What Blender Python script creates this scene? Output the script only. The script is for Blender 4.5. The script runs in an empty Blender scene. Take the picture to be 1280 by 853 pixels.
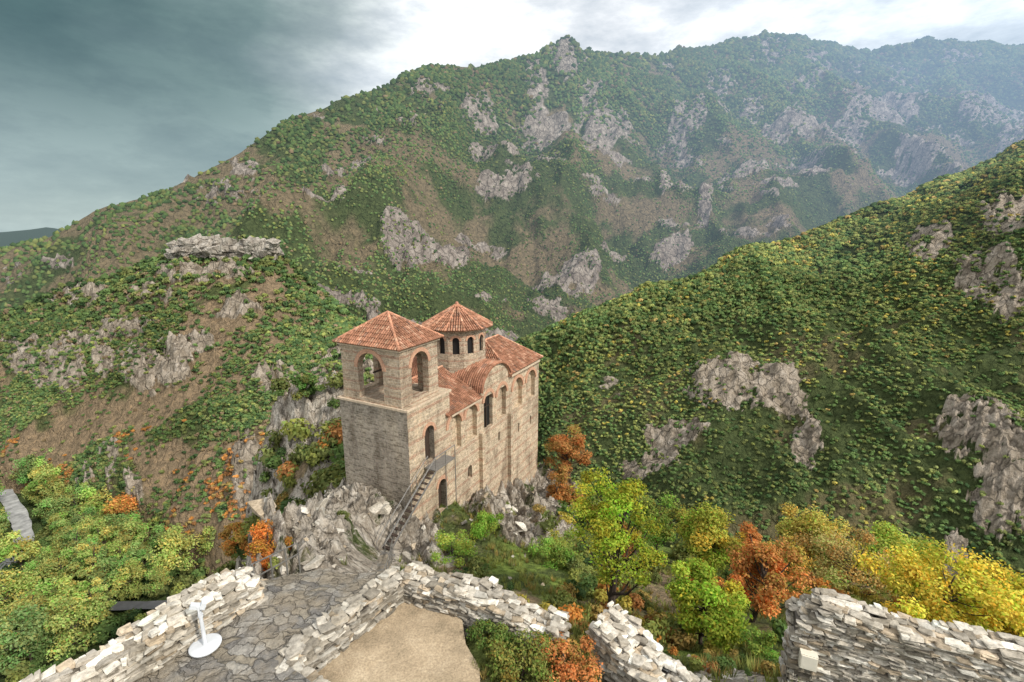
import bpy, bmesh, math, random
import numpy as np
from mathutils import Vector, Matrix
random.seed(7); rng = np.random.default_rng(7)
scene = bpy.context.scene; COL = scene.collection
R = math.radians
F = 604.0; PIT = R(12.7); CP, SP = math.cos(PIT), math.sin(PIT)

# ---------------------------------------------------------------- geometry of the view (only used to read distances off the photo)
def ray(u, v):
    a = (u-640)/F; b = (426.5-v)/F
    return (a, CP+b*SP, -SP+b*CP)
def PY(u, v, Y):
    d = ray(u, v); s = Y/d[1]; return Vector((d[0]*s, Y, d[2]*s))
def PZ(u, v, z):
    d = ray(u, v); s = z/d[2]; return Vector((d[0]*s, d[1]*s, z))
def proj(x, y, z):
    f = y*CP - z*SP; w = y*SP + z*CP
    return 640+F*x/f, 426.5-F*w/f

# ---------------------------------------------------------------- noise
def _h(ix, iy, seed):
    h = (ix.astype(np.int64)*374761393 + iy.astype(np.int64)*668265263 + seed*1442695041) & 0xffffffff
    h = ((h ^ (h >> 13))*1274126177) & 0xffffffff
    h = h ^ (h >> 16)
    return (h & 0xffff)/65535.0
def vnoise(x, y, seed=0):
    x = np.asarray(x, float); y = np.asarray(y, float)
    ix = np.floor(x); iy = np.floor(y); fx = x-ix; fy = y-iy
    fx = fx*fx*fx*(fx*(fx*6-15)+10); fy = fy*fy*fy*(fy*(fy*6-15)+10)
    a = _h(ix, iy, seed); b = _h(ix+1, iy, seed); c = _h(ix, iy+1, seed); d = _h(ix+1, iy+1, seed)
    return (a*(1-fx)+b*fx)*(1-fy)+(c*(1-fx)+d*fx)*fy
def fbm(x, y, oct=4, seed=0, gain=.5):
    s = 0; amp = 1; tot = 0
    for i in range(oct):
        s = s+amp*vnoise(x*2**i+i*17.3, y*2**i-i*9.1, seed+i*13); tot += amp; amp *= gain
    return s/tot
def ridged(x, y, oct=4, seed=0):
    s = 0; amp = 1; tot = 0
    for i in range(oct):
        s = s+amp*(1-np.abs(2*vnoise(x*2**i+i*7.7, y*2**i+i*3.3, seed+i*11)-1)); tot += amp; amp *= .5
    return s/tot
def sstep(a, b, x):
    t = np.clip((x-a)/(b-a), 0, 1); return t*t*(3-2*t)

# ---------------------------------------------------------------- object helpers
def tag(o, label=None, cat=None, group=None, kind=None):
    if label: o['label'] = label
    if cat: o['category'] = cat
    if group: o['group'] = group
    if kind: o['kind'] = kind
    return o
def empty(name, loc=(0,0,0), rz=0, label=None, cat=None, group=None):
    o = bpy.data.objects.new(name, None); COL.objects.link(o)
    o.location = loc; o.rotation_euler = (0,0,rz); o.empty_display_size = .3
    return tag(o, label, cat, group)
def link(name, me, parent=None):
    o = bpy.data.objects.new(name, me); COL.objects.link(o)
    if parent: o.parent = parent
    return o
def set_col(me, cols):
    at = me.attributes.new('col', 'FLOAT_COLOR', 'POINT')
    c = np.ones((len(me.vertices), 4), np.float32); c[:, :3] = np.asarray(cols, np.float32)[:, :3]
    at.data.foreach_set('color', c.ravel())
def set_rock(me, val):
    at = me.attributes.new('rock', 'FLOAT', 'POINT'); at.data.foreach_set('value', np.asarray(val, np.float32).ravel())
def np_mesh(name, V, Fc, C=None, m=None):
    V = np.asarray(V, np.float32); Fc = np.asarray(Fc, np.int32); n, k = Fc.shape
    me = bpy.data.meshes.new(name)
    me.vertices.add(len(V)); me.vertices.foreach_set('co', V.ravel())
    me.loops.add(n*k); me.loops.foreach_set('vertex_index', Fc.ravel())
    me.polygons.add(n); me.polygons.foreach_set('loop_start', np.arange(0, n*k, k, dtype=np.int32))
    me.update(calc_edges=True)
    if C is not None: set_col(me, C)
    if m: me.materials.append(m)
    return me
class MB:
    def __init__(s): s.v = []; s.f = []; s.c = []
    def add(s, vs, fs, col=(1,1,1)):
        o = len(s.v); s.v += [tuple(v) for v in vs]; s.f += [tuple(i+o for i in f) for f in fs]
        s.c += [tuple(col)]*len(vs)
    def box(s, c, d, rz=0, col=(1,1,1), M=None):
        vs = []
        for z in (-.5,.5):
            for x, y in ((-.5,-.5),(.5,-.5),(.5,.5),(-.5,.5)):
                v = Vector((x*d[0], y*d[1], z*d[2]))
                if M: v = M @ v
                elif rz: v = Matrix.Rotation(rz, 3, 'Z') @ v
                vs.append(v+Vector(c))
        s.add(vs, [(3,2,1,0),(4,5,6,7),(0,1,5,4),(1,2,6,5),(2,3,7,6),(3,0,4,7)], col)
    def tube(s, pts, rad, n=6, col=(1,1,1), cap=True):
        pts = [Vector(p) for p in pts]
        if not hasattr(rad, '__len__'): rad = [rad]*len(pts)
        vs = []; fs = []
        for i, p in enumerate(pts):
            d = (pts[min(i+1, len(pts)-1)]-pts[max(i-1, 0)])
            if d.length < 1e-6: d = Vector((0,0,1))
            d.normalize()
            a = d.cross(Vector((0,0,1)) if abs(d.z) < .95 else Vector((1,0,0))).normalized(); b = d.cross(a)
            for k in range(n):
                t = 2*math.pi*k/n
                vs.append(p+(a*math.cos(t)+b*math.sin(t))*rad[i])
        for i in range(len(pts)-1):
            for k in range(n):
                fs.append((i*n+k, i*n+(k+1)%n, (i+1)*n+(k+1)%n, (i+1)*n+k))
        if cap:
            fs.append(tuple(range(n))[::-1]); fs.append(tuple((len(pts)-1)*n+k for k in range(n)))
        s.add(vs, fs, col)
    def prism(s, prof, y0, y1, M=None, col=(1,1,1)):
        n = len(prof); vs = [Vector((x, y0, z)) for x, z in prof]+[Vector((x, y1, z)) for x, z in prof]
        if M: vs = [M @ v for v in vs]
        fs = [tuple(range(n)), tuple(range(2*n-1, n-1, -1))]
        for i in range(n): fs.append((i+n, (i+1)%n+n, (i+1)%n, i)[::1])
        s.add(vs, fs, col)
    def mesh(s, name, m=None):
        me = bpy.data.meshes.new(name); me.from_pydata(s.v, [], s.f); set_col(me, s.c)
        if m: me.materials.append(m)
        return me
    def build(s, name, m, parent=None, smooth=False, uv=False, fix=True):
        me = s.mesh(name, m)
        if fix:
            bm = bmesh.new(); bm.from_mesh(me); bmesh.ops.recalc_face_normals(bm, faces=bm.faces); bm.to_mesh(me); bm.free()
        if smooth: me.shade_smooth()
        if uv: box_uv(me)
        return link(name, me, parent)
def box_uv(me):
    if not me.uv_layers: me.uv_layers.new(name='UVMap')
    uv = me.uv_layers[0].data
    for p in me.polygons:
        n = p.normal
        if abs(n.z) > .75: tx, ty = Vector((1,0,0)), Vector((0,1,0))
        else:
            tx = Vector((-n.y, n.x, 0)).normalized(); ty = Vector((0,0,1))
        for li in p.loop_indices:
            co = me.vertices[me.loops[li].vertex_index].co
            uv[li].uv = (tx.dot(co), ty.dot(co))
def boolean(ob, cutter_mb):
    me = cutter_mb.mesh('cutter')
    bm = bmesh.new(); bm.from_mesh(me); bmesh.ops.recalc_face_normals(bm, faces=bm.faces); bm.to_mesh(me); bm.free()
    c = link('cutter', me)
    md = ob.modifiers.new('b', 'BOOLEAN'); md.operation = 'DIFFERENCE'; md.solver = 'EXACT'; md.object = c
    try: md.use_self = True
    except Exception: pass
    dg = bpy.context.evaluated_depsgraph_get(); dg.update()
    new = bpy.data.meshes.new_from_object(ob.evaluated_get(dg))
    ob.modifiers.clear(); ob.data = new
    bpy.data.objects.remove(c); return ob

# ---------------------------------------------------------------- materials
def newmat(name):
    m = bpy.data.materials.new(name); m.use_nodes = True; nt = m.node_tree; nt.nodes.clear(); return m, nt
def mixc(nt, a, b, f, mode='MIX'):
    n = nt.nodes.new('ShaderNodeMix'); n.data_type = 'RGBA'; n.blend_type = mode
    for s, x in ((0, f), (6, a), (7, b)):
        if hasattr(x, 'is_output'): nt.links.new(x, n.inputs[s])
        else: n.inputs[s].default_value = x if s == 0 else (tuple(x)+(1,))[:4]
    return n.outputs[2]
def mathn(nt, op, a, b=0.0, clamp=False):
    n = nt.nodes.new('ShaderNodeMath'); n.operation = op; n.use_clamp = clamp
    for s, x in ((0, a), (1, b)):
        if hasattr(x, 'is_output'): nt.links.new(x, n.inputs[s])
        else: n.inputs[s].default_value = x
    return n.outputs[0]
def maprange(nt, x, a, b, c, d, smooth=False):
    n = nt.nodes.new('ShaderNodeMapRange')
    if smooth: n.interpolation_type = 'SMOOTHSTEP'
    nt.links.new(x, n.inputs[0])
    for i, v in enumerate((a, b, c, d)): n.inputs[i+1].default_value = v
    return n.outputs[0]
def noise(nt, vec, scale, detail=5, rough=.55):
    n = nt.nodes.new('ShaderNodeTexNoise'); n.inputs['Scale'].default_value = scale; n.inputs['Detail'].default_value = detail; n.inputs['Roughness'].default_value = rough
    if vec is not None: nt.links.new(vec, n.inputs['Vector'])
    return n.outputs[0]
def ramp(nt, x, stops):
    n = nt.nodes.new('ShaderNodeValToRGB'); cr = n.color_ramp
    while len(cr.elements) < len(stops): cr.elements.new(.5)
    for e, (p, c) in zip(cr.elements, stops): e.position = p; e.color = (tuple(c)+(1,))[:4]
    nt.links.new(x, n.inputs[0]); return n.outputs[0]
def vscale(nt, vec, s):
    n = nt.nodes.new('ShaderNodeMapping'); n.inputs['Scale'].default_value = s; nt.links.new(vec, n.inputs[0]); return n.outputs[0]
def attr(nt, name):
    n = nt.nodes.new('ShaderNodeAttribute'); n.attribute_name = name; return n
def finish(m, nt, sh, haze=False):
    out = nt.nodes.new('ShaderNodeOutputMaterial')
    if haze:   # aerial perspective painted as emission, growing with distance from the camera at the origin
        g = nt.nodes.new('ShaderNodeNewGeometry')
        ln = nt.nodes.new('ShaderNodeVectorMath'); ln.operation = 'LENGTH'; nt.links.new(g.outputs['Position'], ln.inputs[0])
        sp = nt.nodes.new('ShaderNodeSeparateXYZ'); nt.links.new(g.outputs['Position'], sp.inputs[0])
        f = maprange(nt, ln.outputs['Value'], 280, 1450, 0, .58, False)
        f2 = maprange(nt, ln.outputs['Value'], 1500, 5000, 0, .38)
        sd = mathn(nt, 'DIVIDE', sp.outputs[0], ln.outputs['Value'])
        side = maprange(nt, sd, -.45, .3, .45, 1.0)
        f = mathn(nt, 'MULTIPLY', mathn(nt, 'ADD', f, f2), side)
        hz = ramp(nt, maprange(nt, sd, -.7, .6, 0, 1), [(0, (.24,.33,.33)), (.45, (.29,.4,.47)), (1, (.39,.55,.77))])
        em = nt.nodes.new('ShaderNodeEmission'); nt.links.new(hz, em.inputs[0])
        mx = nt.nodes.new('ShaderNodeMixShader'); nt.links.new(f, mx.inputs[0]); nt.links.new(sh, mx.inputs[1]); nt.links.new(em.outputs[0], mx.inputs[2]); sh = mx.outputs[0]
    nt.links.new(sh, out.inputs[0]); return m
def bsdf(nt, col, rough=.85, bump=None, bstr=.5, bdist=.05, spec=.2, metal=0):
    b = nt.nodes.new('ShaderNodeBsdfPrincipled')
    if hasattr(col, 'is_output'): nt.links.new(col, b.inputs['Base Color'])
    else: b.inputs['Base Color'].default_value = tuple(col)+(1,)
    b.inputs['Roughness'].default_value = rough; b.inputs['Specular IOR Level'].default_value = spec; b.inputs['Metallic'].default_value = metal
    if bump is not None:
        bn = nt.nodes.new('ShaderNodeBump'); bn.inputs['Strength'].default_value = bstr; bn.inputs['Distance'].default_value = bdist
        nt.links.new(bump, bn.inputs['Height']); nt.links.new(bn.outputs[0], b.inputs['Normal'])
    return b.outputs[0]
def leaf_material(name, haze):
    m, nt = newmat(name)
    oi = nt.nodes.new('ShaderNodeObjectInfo')
    c = mixc(nt, attr(nt, 'col').outputs['Color'], oi.outputs['Color'], 1.0, 'MULTIPLY')
    d = nt.nodes.new('ShaderNodeBsdfDiffuse'); nt.links.new(c, d.inputs[0])
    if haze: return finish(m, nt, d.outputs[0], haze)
    t = nt.nodes.new('ShaderNodeBsdfTranslucent'); nt.links.new(mixc(nt, c, (1.3,1.25,.6), 1.0, 'MULTIPLY'), t.inputs[0])
    mx = nt.nodes.new('ShaderNodeMixShader'); mx.inputs[0].default_value = .3
    nt.links.new(d.outputs[0], mx.inputs[1]); nt.links.new(t.outputs[0], mx.inputs[2])
    return finish(m, nt, mx.outputs[0], haze)
def terrain_material(name, haze, s, rk, crk=.75):
    m, nt = newmat(name)
    g = nt.nodes.new('ShaderNodeNewGeometry'); pos = g.outputs['Position']
    n2 = noise(nt, pos, 1.3*s, 5, .7)
    ground = mixc(nt, attr(nt, 'col').outputs['Color'], ramp(nt, n2, [(.3, (.5,.52,.5)), (.5, (1,1,1)), (.7, (1.5,1.42,1.3))]), 1, 'MULTIPLY')
    rv = vscale(nt, pos, (1, 1, .55))
    r1 = noise(nt, rv, .5*s, 7, .72)
    vo = nt.nodes.new('ShaderNodeTexVoronoi'); vo.feature = 'DISTANCE_TO_EDGE'; vo.inputs['Scale'].default_value = .6*s
    wv = nt.nodes.new('ShaderNodeVectorMath'); wv.operation = 'ADD'; nt.links.new(rv, wv.inputs[0])
    nz = nt.nodes.new('ShaderNodeTexNoise'); nz.inputs['Scale'].default_value = .8*s; nt.links.new(rv, nz.inputs['Vector'])
    sc = nt.nodes.new('ShaderNodeVectorMath'); sc.operation = 'SCALE'; sc.inputs['Scale'].default_value = 1.6/s; nt.links.new(nz.outputs['Color'], sc.inputs[0]); nt.links.new(sc.outputs[0], wv.inputs[1])
    nt.links.new(wv.outputs[0], vo.inputs['Vector'])
    crack = maprange(nt, vo.outputs['Distance'], 0, .1, .4, 1)
    rock = mixc(nt, ramp(nt, r1, list(zip((.3,.43,.56,.72), rk))), crack, crk, 'MULTIPLY')
    rm = attr(nt, 'rock').outputs['Fac']
    rmm = maprange(nt, mathn(nt, 'ADD', rm, mathn(nt, 'MULTIPLY', mathn(nt, 'SUBTRACT', n2, .5), 1.4)), .38, .62, 0, 1)
    col = mixc(nt, ground, rock, rmm)
    hgt = mathn(nt, 'ADD', r1, mathn(nt, 'ADD', mathn(nt, 'MULTIPLY', n2, .35), mathn(nt, 'MULTIPLY', crack, .3)))
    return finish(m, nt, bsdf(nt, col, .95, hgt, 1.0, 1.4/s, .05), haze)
def stone_material(name, bump=.6):
    m, nt = newmat(name)
    tc = nt.nodes.new('ShaderNodeNewGeometry').outputs['Position']
    n1 = noise(nt, tc, 8, 7, .74); n2 = noise(nt, tc, 1.3, 3, .6)
    c = mixc(nt, attr(nt, 'col').outputs['Color'], ramp(nt, n1, [(.28, (.4,.38,.35)), (.5, (1,1,1)), (.72, (1.45,1.43,1.4))]), 1, 'MULTIPLY')
    c = mixc(nt, c, ramp(nt, n2, [(.35, (.66,.64,.59)), (.65, (1.17,1.17,1.16))]), .85, 'MULTIPLY')
    return finish(m, nt, bsdf(nt, c, .92, n1, bump, .05, .1))
def masonry(name, c1, c2, mortar, bw, bh, band, bandcol):
    m, nt = newmat(name)
    uvn = nt.nodes.new('ShaderNodeUVMap'); uv = uvn.outputs[0]
    geo = nt.nodes.new('ShaderNodeNewGeometry').outputs['Position']
    nz = nt.nodes.new('ShaderNodeTexNoise'); nz.inputs['Scale'].default_value = 1.9; nz.inputs['Detail'].default_value = 3; nt.links.new(geo, nz.inputs['Vector'])
    sc = nt.nodes.new('ShaderNodeVectorMath'); sc.operation = 'SCALE'; sc.inputs['Scale'].default_value = .22; nt.links.new(nz.outputs['Color'], sc.inputs[0])
    ad = nt.nodes.new('ShaderNodeVectorMath'); ad.operation = 'ADD'; nt.links.new(uv, ad.inputs[0]); nt.links.new(sc.outputs[0], ad.inputs[1]); uvw = ad.outputs[0]
    b = nt.nodes.new('ShaderNodeTexBrick'); nt.links.new(uvw, b.inputs['Vector'])
    b.inputs['Scale'].default_value = 1; b.inputs['Brick Width'].default_value = bw; b.inputs['Row Height'].default_value = bh; b.inputs['Mortar Size'].default_value = .026; b.inputs['Mortar Smooth'].default_value = .3
    b.inputs['Color1'].default_value = tuple(c1)+(1,); b.inputs['Color2'].default_value = tuple(c2)+(1,); b.inputs['Mortar'].default_value = tuple(mortar)+(1,); b.offset = .43; b.squash = .7; b.squash_frequency = 3
    col = b.outputs['Color']; fac = b.outputs['Fac']
    if band:
        sx = nt.nodes.new('ShaderNodeSeparateXYZ'); nt.links.new(uvw, sx.inputs[0])
        fr = mathn(nt, 'FRACT', mathn(nt, 'DIVIDE', sx.outputs[1], band))
        mk = mathn(nt, 'LESS_THAN', fr, .24)
        b2 = nt.nodes.new('ShaderNodeTexBrick'); nt.links.new(uv, b2.inputs['Vector'])
        b2.inputs['Scale'].default_value = 1; b2.inputs['Brick Width'].default_value = .3; b2.inputs['Row Height'].default_value = .075; b2.inputs['Mortar Size'].default_value = .014
        b2.inputs['Color1'].default_value = tuple(bandcol)+(1,); b2.inputs['Color2'].default_value = tuple(x*.7 for x in bandcol)+(1,); b2.inputs['Mortar'].default_value = tuple(mortar)+(1,)
        mk = mathn(nt, 'MULTIPLY', mk, maprange(nt, noise(nt, geo, .7, 4), .33, .56, .25, .95))
        col = mixc(nt, col, b2.outputs['Color'], mk)
    n1 = noise(nt, geo, 5.5, 7, .78); n2 = noise(nt, vscale(nt, geo, (1, 1, .35)), .6, 6, .7)
    col = mixc(nt, col, ramp(nt, n1, [(.3, (.38,.36,.33)), (.5, (1,1,1)), (.7, (1.34,1.33,1.3))]), .95, 'MULTIPLY')
    col = mixc(nt, col, ramp(nt, n2, [(.34, (.5,.47,.44)), (.5, (1,1,1)), (.68, (1.18,1.15,1.1))]), .9, 'MULTIPLY')
    h = mathn(nt, 'ADD', mathn(nt, 'MULTIPLY', mathn(nt, 'SUBTRACT', 1, fac), .7), n1)
    return finish(m, nt, bsdf(nt, col, .92, h, 1.0, .1, .1))
def plain(name, c, rough=.6, metal=0, var=.3, sc=6):
    m, nt = newmat(name)
    geo = nt.nodes.new('ShaderNodeNewGeometry').outputs['Position']
    n = noise(nt, geo, sc, 6, .65)
    col = mixc(nt, c, ramp(nt, n, [(.3, (1-var,)*3), (.7, (1+var,)*3)]), 1, 'MULTIPLY')
    return finish(m, nt, bsdf(nt, col, rough, n, .25, .02, .3, metal))
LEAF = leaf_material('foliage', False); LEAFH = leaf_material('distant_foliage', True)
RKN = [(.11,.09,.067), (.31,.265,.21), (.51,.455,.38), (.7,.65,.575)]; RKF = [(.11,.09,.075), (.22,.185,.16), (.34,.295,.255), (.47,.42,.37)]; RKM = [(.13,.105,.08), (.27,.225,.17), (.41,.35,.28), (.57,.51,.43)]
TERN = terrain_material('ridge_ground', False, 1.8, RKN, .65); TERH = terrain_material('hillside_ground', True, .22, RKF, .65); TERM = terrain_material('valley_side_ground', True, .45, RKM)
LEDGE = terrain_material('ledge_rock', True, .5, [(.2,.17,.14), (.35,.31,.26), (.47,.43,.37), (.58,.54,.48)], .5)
STONE = stone_material('dry_stone'); BARK = plain('bark', (.06,.045,.035), .9, 0, .4, 9)
WALLS = masonry('cream_masonry', (.63,.51,.365), (.4,.315,.22), (.58,.485,.37), .42, .19, 1.0, (.43,.205,.125))
WALLB = masonry('belfry_masonry', (.53,.425,.31), (.35,.27,.19), (.51,.43,.33), .4, .18, .7, (.39,.185,.115))
RUBBLE = masonry('rubble_masonry', (.43,.375,.305), (.21,.18,.14), (.39,.345,.285), .5, .17, 0, (0,0,0))
BRICK = plain('arch_brick', (.45,.26,.17), .9, 0, .4, 9)
CORN = plain('cornice_stone', (.5,.4,.29), .9, 0, .3, 5)
TILE = stone_material('roof_tile', .3)
DARK = plain('dark_opening', (.012,.011,.01), .7); WOOD = plain('dark_wood', (.045,.03,.022), .7)
METAL = plain('dark_metal', (.2,.19,.175), .5, .3); WHITEM = plain('white_painted_metal', (.55,.57,.59), .45, 0, .1)

# ---------------------------------------------------------------- foliage templates
def ico(sub, seed, squash=.85, amp=.35, cut=-.35):
    bm = bmesh.new(); bmesh.ops.create_icosphere(bm, subdivisions=sub, radius=1)
    bmesh.ops.delete(bm, geom=[f for f in bm.faces if f.calc_center_median().z < cut], context='FACES'); bm.verts.ensure_lookup_table(); bm.verts.index_update()
    V = np.array([v.co[:] for v in bm.verts]); T = np.array([[v.index for v in f.verts] for f in bm.faces]); bm.free()
    r = np.random.default_rng(seed); V = V*(1-amp/2+amp*r.random((len(V), 1)))
    V[:, 2] = V[:, 2]*squash+.6
    s = .92+.35*(r.random(len(V))-.5)
    return V, T, np.repeat(s[:, None], 3, 1)
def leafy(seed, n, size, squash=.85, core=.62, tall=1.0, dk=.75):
    r = np.random.default_rng(seed)
    ncl = 7; cd = r.normal(size=(ncl, 3)); cd /= np.linalg.norm(cd, axis=1)[:, None]; cd[:, 2] = np.abs(cd[:, 2])*.9-.2
    cc = cd*r.uniform(.35, .65, (ncl, 1)); cs = r.uniform(.75, 1.2, ncl)
    k = r.integers(0, ncl, n); d = r.normal(size=(n, 3)); d /= np.linalg.norm(d, axis=1)[:, None]
    P = cc[k]+d*r.uniform(.32, .55, (n, 1)); P[:, 2] = P[:, 2]*squash*tall+.62*tall
    nr = d+r.normal(size=(n, 3))*.35+np.array([0,0,.35]); nr /= np.linalg.norm(nr, axis=1)[:, None]
    t = np.cross(nr, r.normal(size=(n, 3))); t /= np.linalg.norm(t, axis=1)[:, None]; b = np.cross(nr, t)
    s = size*r.uniform(.6, 1.3, (n, 1))
    V = np.stack([P+t*s, P-t*.5*s+b*.85*s, P-t*.5*s-b*.85*s], 1).reshape(-1, 3)
    T = np.arange(3*n).reshape(n, 3); sh = (cs[k]*r.uniform(.8, 1.2, n))[:, None]
    hue = 1+.08*r.normal(size=(n, 1)); S = np.repeat(np.concatenate([sh*hue, sh, sh*(1-.15*r.random((n, 1)))], 1), 3, 0)
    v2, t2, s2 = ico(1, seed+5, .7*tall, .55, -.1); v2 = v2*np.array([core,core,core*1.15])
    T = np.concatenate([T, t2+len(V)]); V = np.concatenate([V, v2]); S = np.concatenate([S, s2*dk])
    return V, T, S
def lobed(seed, n=40):      # irregular crown: three soft lobes with a dusting of leaves
    r = np.random.default_rng(seed); VV = []; TT = []; SS = []; off = 0
    for i in range(3):
        v, t, s = ico(1, seed*7+i, .8, .65, -.05); v[:, 2] -= .6
        a = r.random()*6.28; q = 0 if i == 0 else r.uniform(.4, .65); k = r.uniform(.42, .66) if i else .7
        v = v*k+np.array([q*math.cos(a), q*math.sin(a), .55+r.uniform(-.2, .4)*(i > 0)]); VV.append(v); TT.append(t+off); SS.append(s*r.uniform(.78, 1.15)); off += len(v)
    v, t, s = leafy(seed+900, n, .27, core=.3); m_ = 3*n; VV.append(v[:m_]*np.array([1.08,1.08,1])); TT.append(t[:n]+off); SS.append(s[:m_])
    return np.concatenate(VV), np.concatenate(TT), np.concatenate(SS)
def assemble(name, P, size, hgt, cols, temps, m):
    n = len(P); r = np.random.default_rng(len(P)); idx = r.integers(0, len(temps), n); rot = r.random(n)*6.283
    asp = r.uniform(.75, 1.33, n)
    VV = []; TT = []; CC = []; off = 0
    for k, (V, T, S) in enumerate(temps):
        w = np.where(idx == k)[0]
        if not len(w): continue
        c, s = np.cos(rot[w])[:, None], np.sin(rot[w])[:, None]; sz = size[w][:, None]; vx = V[None, :, 0]*asp[w][:, None]; vy = V[None, :, 1]/asp[w][:, None]
        X = (vx*c-vy*s)*sz+P[w, 0][:, None]; Y = (vx*s+vy*c)*sz+P[w, 1][:, None]
        Z = V[None, :, 2]*sz*hgt[w][:, None]+P[w, 2][:, None]
        VV.append(np.stack([X, Y, Z], -1).reshape(-1, 3)); CC.append((cols[w][:, None, :]*S[None]).reshape(-1, 3))
        TT.append((T[None]+(np.arange(len(w))*len(V))[:, None, None]+off).reshape(-1, 3)); off += len(w)*len(V)
    return link(name, np_mesh(name, np.concatenate(VV), np.concatenate(TT), np.concatenate(CC), m))
LUMP = [ico(1, i, .9, .75) for i in range(8)]
BUSH = [lobed(30+i, 40) for i in range(8)]
PAL = {k: np.array(v) for k, v in dict(dark=(.058,.098,.04), green=(.095,.147,.05), olive=(.142,.163,.058), lime=(.215,.24,.072), yellow=(.4,.335,.08), ochre=(.3,.22,.08), orange=(.42,.19,.055), rust=(.29,.14,.057), brown=(.19,.14,.085)).items()}

# ---------------------------------------------------------------- far terrain sheets
def sheet(name, rows, nu, ns, seed, amps, rocks, rockamp, colf, m, label, back=.3, ridge_keep=.3, auto=.74, gw=1.4, nsc=(15, 10)):
    u0 = rows[0][0][0]; u1 = rows[0][-1][0]; us = np.linspace(u0, u1, nu); C = []
    for r in rows:
        r = np.array(r, float); v = np.interp(us, r[:, 0], r[:, 1]); Y = np.interp(us, r[:, 0], r[:, 2])
        ker = np.ones(9)/9; Y = np.convolve(np.pad(Y, 4, 'edge'), ker, 'valid')
        a = (us-640)/F; b = (426.5-v)/F; dy = CP+b*SP; dz = -SP+b*CP; s = Y/dy
        C.append(np.stack([a*s, Y, dz*s], 1))
    bot = C[0].copy(); bot[:, :2] *= .85; bot[:, 2] = -118
    top = C[-1].copy(); bk = top.copy(); bk[:, :2] *= 1+back; bk[:, 2] -= top[:, 1]*back*.55
    rowsP = [bot+(C[0]-bot)*t for t in np.linspace(0, 1, 12)[:-1]]; W = [1]*11
    K = len(C)-1
    for k in range(K):
        for t in np.linspace(0, 1, ns//K, endpoint=False): rowsP.append(C[k]+(C[k+1]-C[k])*t); W.append(1-(1-ridge_keep)*sstep(.75, 1, (k+t)/K))
    for t in np.linspace(0, 1, 24): rowsP.append(top+(bk-top)*t); W.append(ridge_keep+(1-ridge_keep)*sstep(0, .4, t))
    P = np.array(rowsP); W = np.array(W)[:, None]
    x, y, z = P[..., 0], P[..., 1], P[..., 2].copy()
    uu, vv = proj(x, y, z)
    for wl, am in amps:
        wx = 40*(fbm(x/(wl*1.5), y/(wl*1.5), 2, seed+91)-.5)*wl/60
        z += W*am*(ridged((x+wx)/wl, (y+wx)/wl*.75, 3, seed+int(wl))-.62)*1.6
    G = np.zeros_like(x)
    for (ru, rv, su, sv) in rocks: G = np.maximum(G, np.minimum(1, gw*np.exp(-((uu-ru)/su)**2-((vv-rv)/sv)**2)))
    nz = fbm(uu/nsc[0], vv/nsc[1], 5, seed+3, .72)
    rk = sstep(.42, .62, G*(.0+1.6*nz))
    rk = np.maximum(rk, .9*sstep(auto, auto+.06, fbm(x/48+z/80, z/30+y/90, 5, seed+9, .62)))
    z += rk*rockamp*(ridged(uu/16, vv/9, 5, seed+21)-.3)
    P = np.stack([x, y, z], -1); nr, ncl = x.shape
    idx = np.arange(nr*ncl).reshape(nr, ncl)
    Fc = np.stack([idx[:-1, :-1], idx[:-1, 1:], idx[1:, 1:], idx[1:, :-1]], -1).reshape(-1, 4)
    cols = colf(uu, vv, x, y)
    me = np_mesh(name, P.reshape(-1, 3), Fc, cols.reshape(-1, 3), m); set_rock(me, rk)
    o = link(name, me); tag(o, label, 'hill', None, 'structure')
    return dict(P=P, rk=rk, uu=uu, vv=vv)
def scatter(S, n, seed, dens, rkeep=.1):
    P = S['P']; e1 = P[1:, :-1]-P[:-1, :-1]; e2 = P[:-1, 1:]-P[:-1, :-1]
    A = np.linalg.norm(np.cross(e1, e2), axis=-1)
    D = dens(S['uu'], S['vv'], P[..., 0], P[..., 1])*(rkeep+(1-rkeep)*(1-S['rk'])**1.5)
    w = (A*D[:-1, :-1]); w[:8] = 0; w[((S['uu'] < -40) | (S['uu'] > 1320))[:-1, :-1]] *= .25; w[-18:] *= .15; w = w.ravel()/w.sum()
    r = np.random.default_rng(seed); k = r.choice(len(w), n, p=w); i, j = np.unravel_index(k, A.shape)
    a, b = r.random((n, 1)), r.random((n, 1))
    p = P[i, j]*(1-a)*(1-b)+P[i+1, j]*a*(1-b)+P[i, j+1]*(1-a)*b+P[i+1, j+1]*a*b
    return p, S['uu'][i, j], S['vv'][i, j]
def pick(n, r, names, probs):
    c = np.array([PAL[k] for k in names]); i = r.choice(len(names), n, p=np.array(probs)/sum(probs)); return c[i]

ridgeB = [(-260,345,470),(-60,318,480),(0,306,490),(60,290,500),(130,262,515),(190,243,530),(250,212,550),(300,185,570),(350,152,600),(400,138,640),(460,118,700),(500,96,760),(540,86,800),(600,82,850),(650,73,900),(690,60,930),(703,46,940),(716,45,945),(728,61,950),(760,64,980),(820,64,1030),(880,59,1080),(930,48,1120),(970,41,1150),(1010,43,1180),(1060,57,1210),(1100,60,1240),(1160,51,1270),(1220,56,1300),(1280,58,1320),(1480,75,1400)]
midB = [(-260,430,350),(0,410,350),(200,380,340),(350,350,360),(480,320,420),(600,270,560),(700,240,600),(850,230,700),(1000,210,760),(1280,190,820),(1480,190,850)]
botB = [(-260,520,240),(0,520,240),(350,560,200),(640,440,335),(900,425,380),(1280,420,420),(1480,420,440)]
def bareB(u, v, x, y): return sstep(.5, .62, fbm(x/60, y/42, 5, 77, .58)+.1*sstep(600, 330, u)*sstep(130, 200, v))
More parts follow.
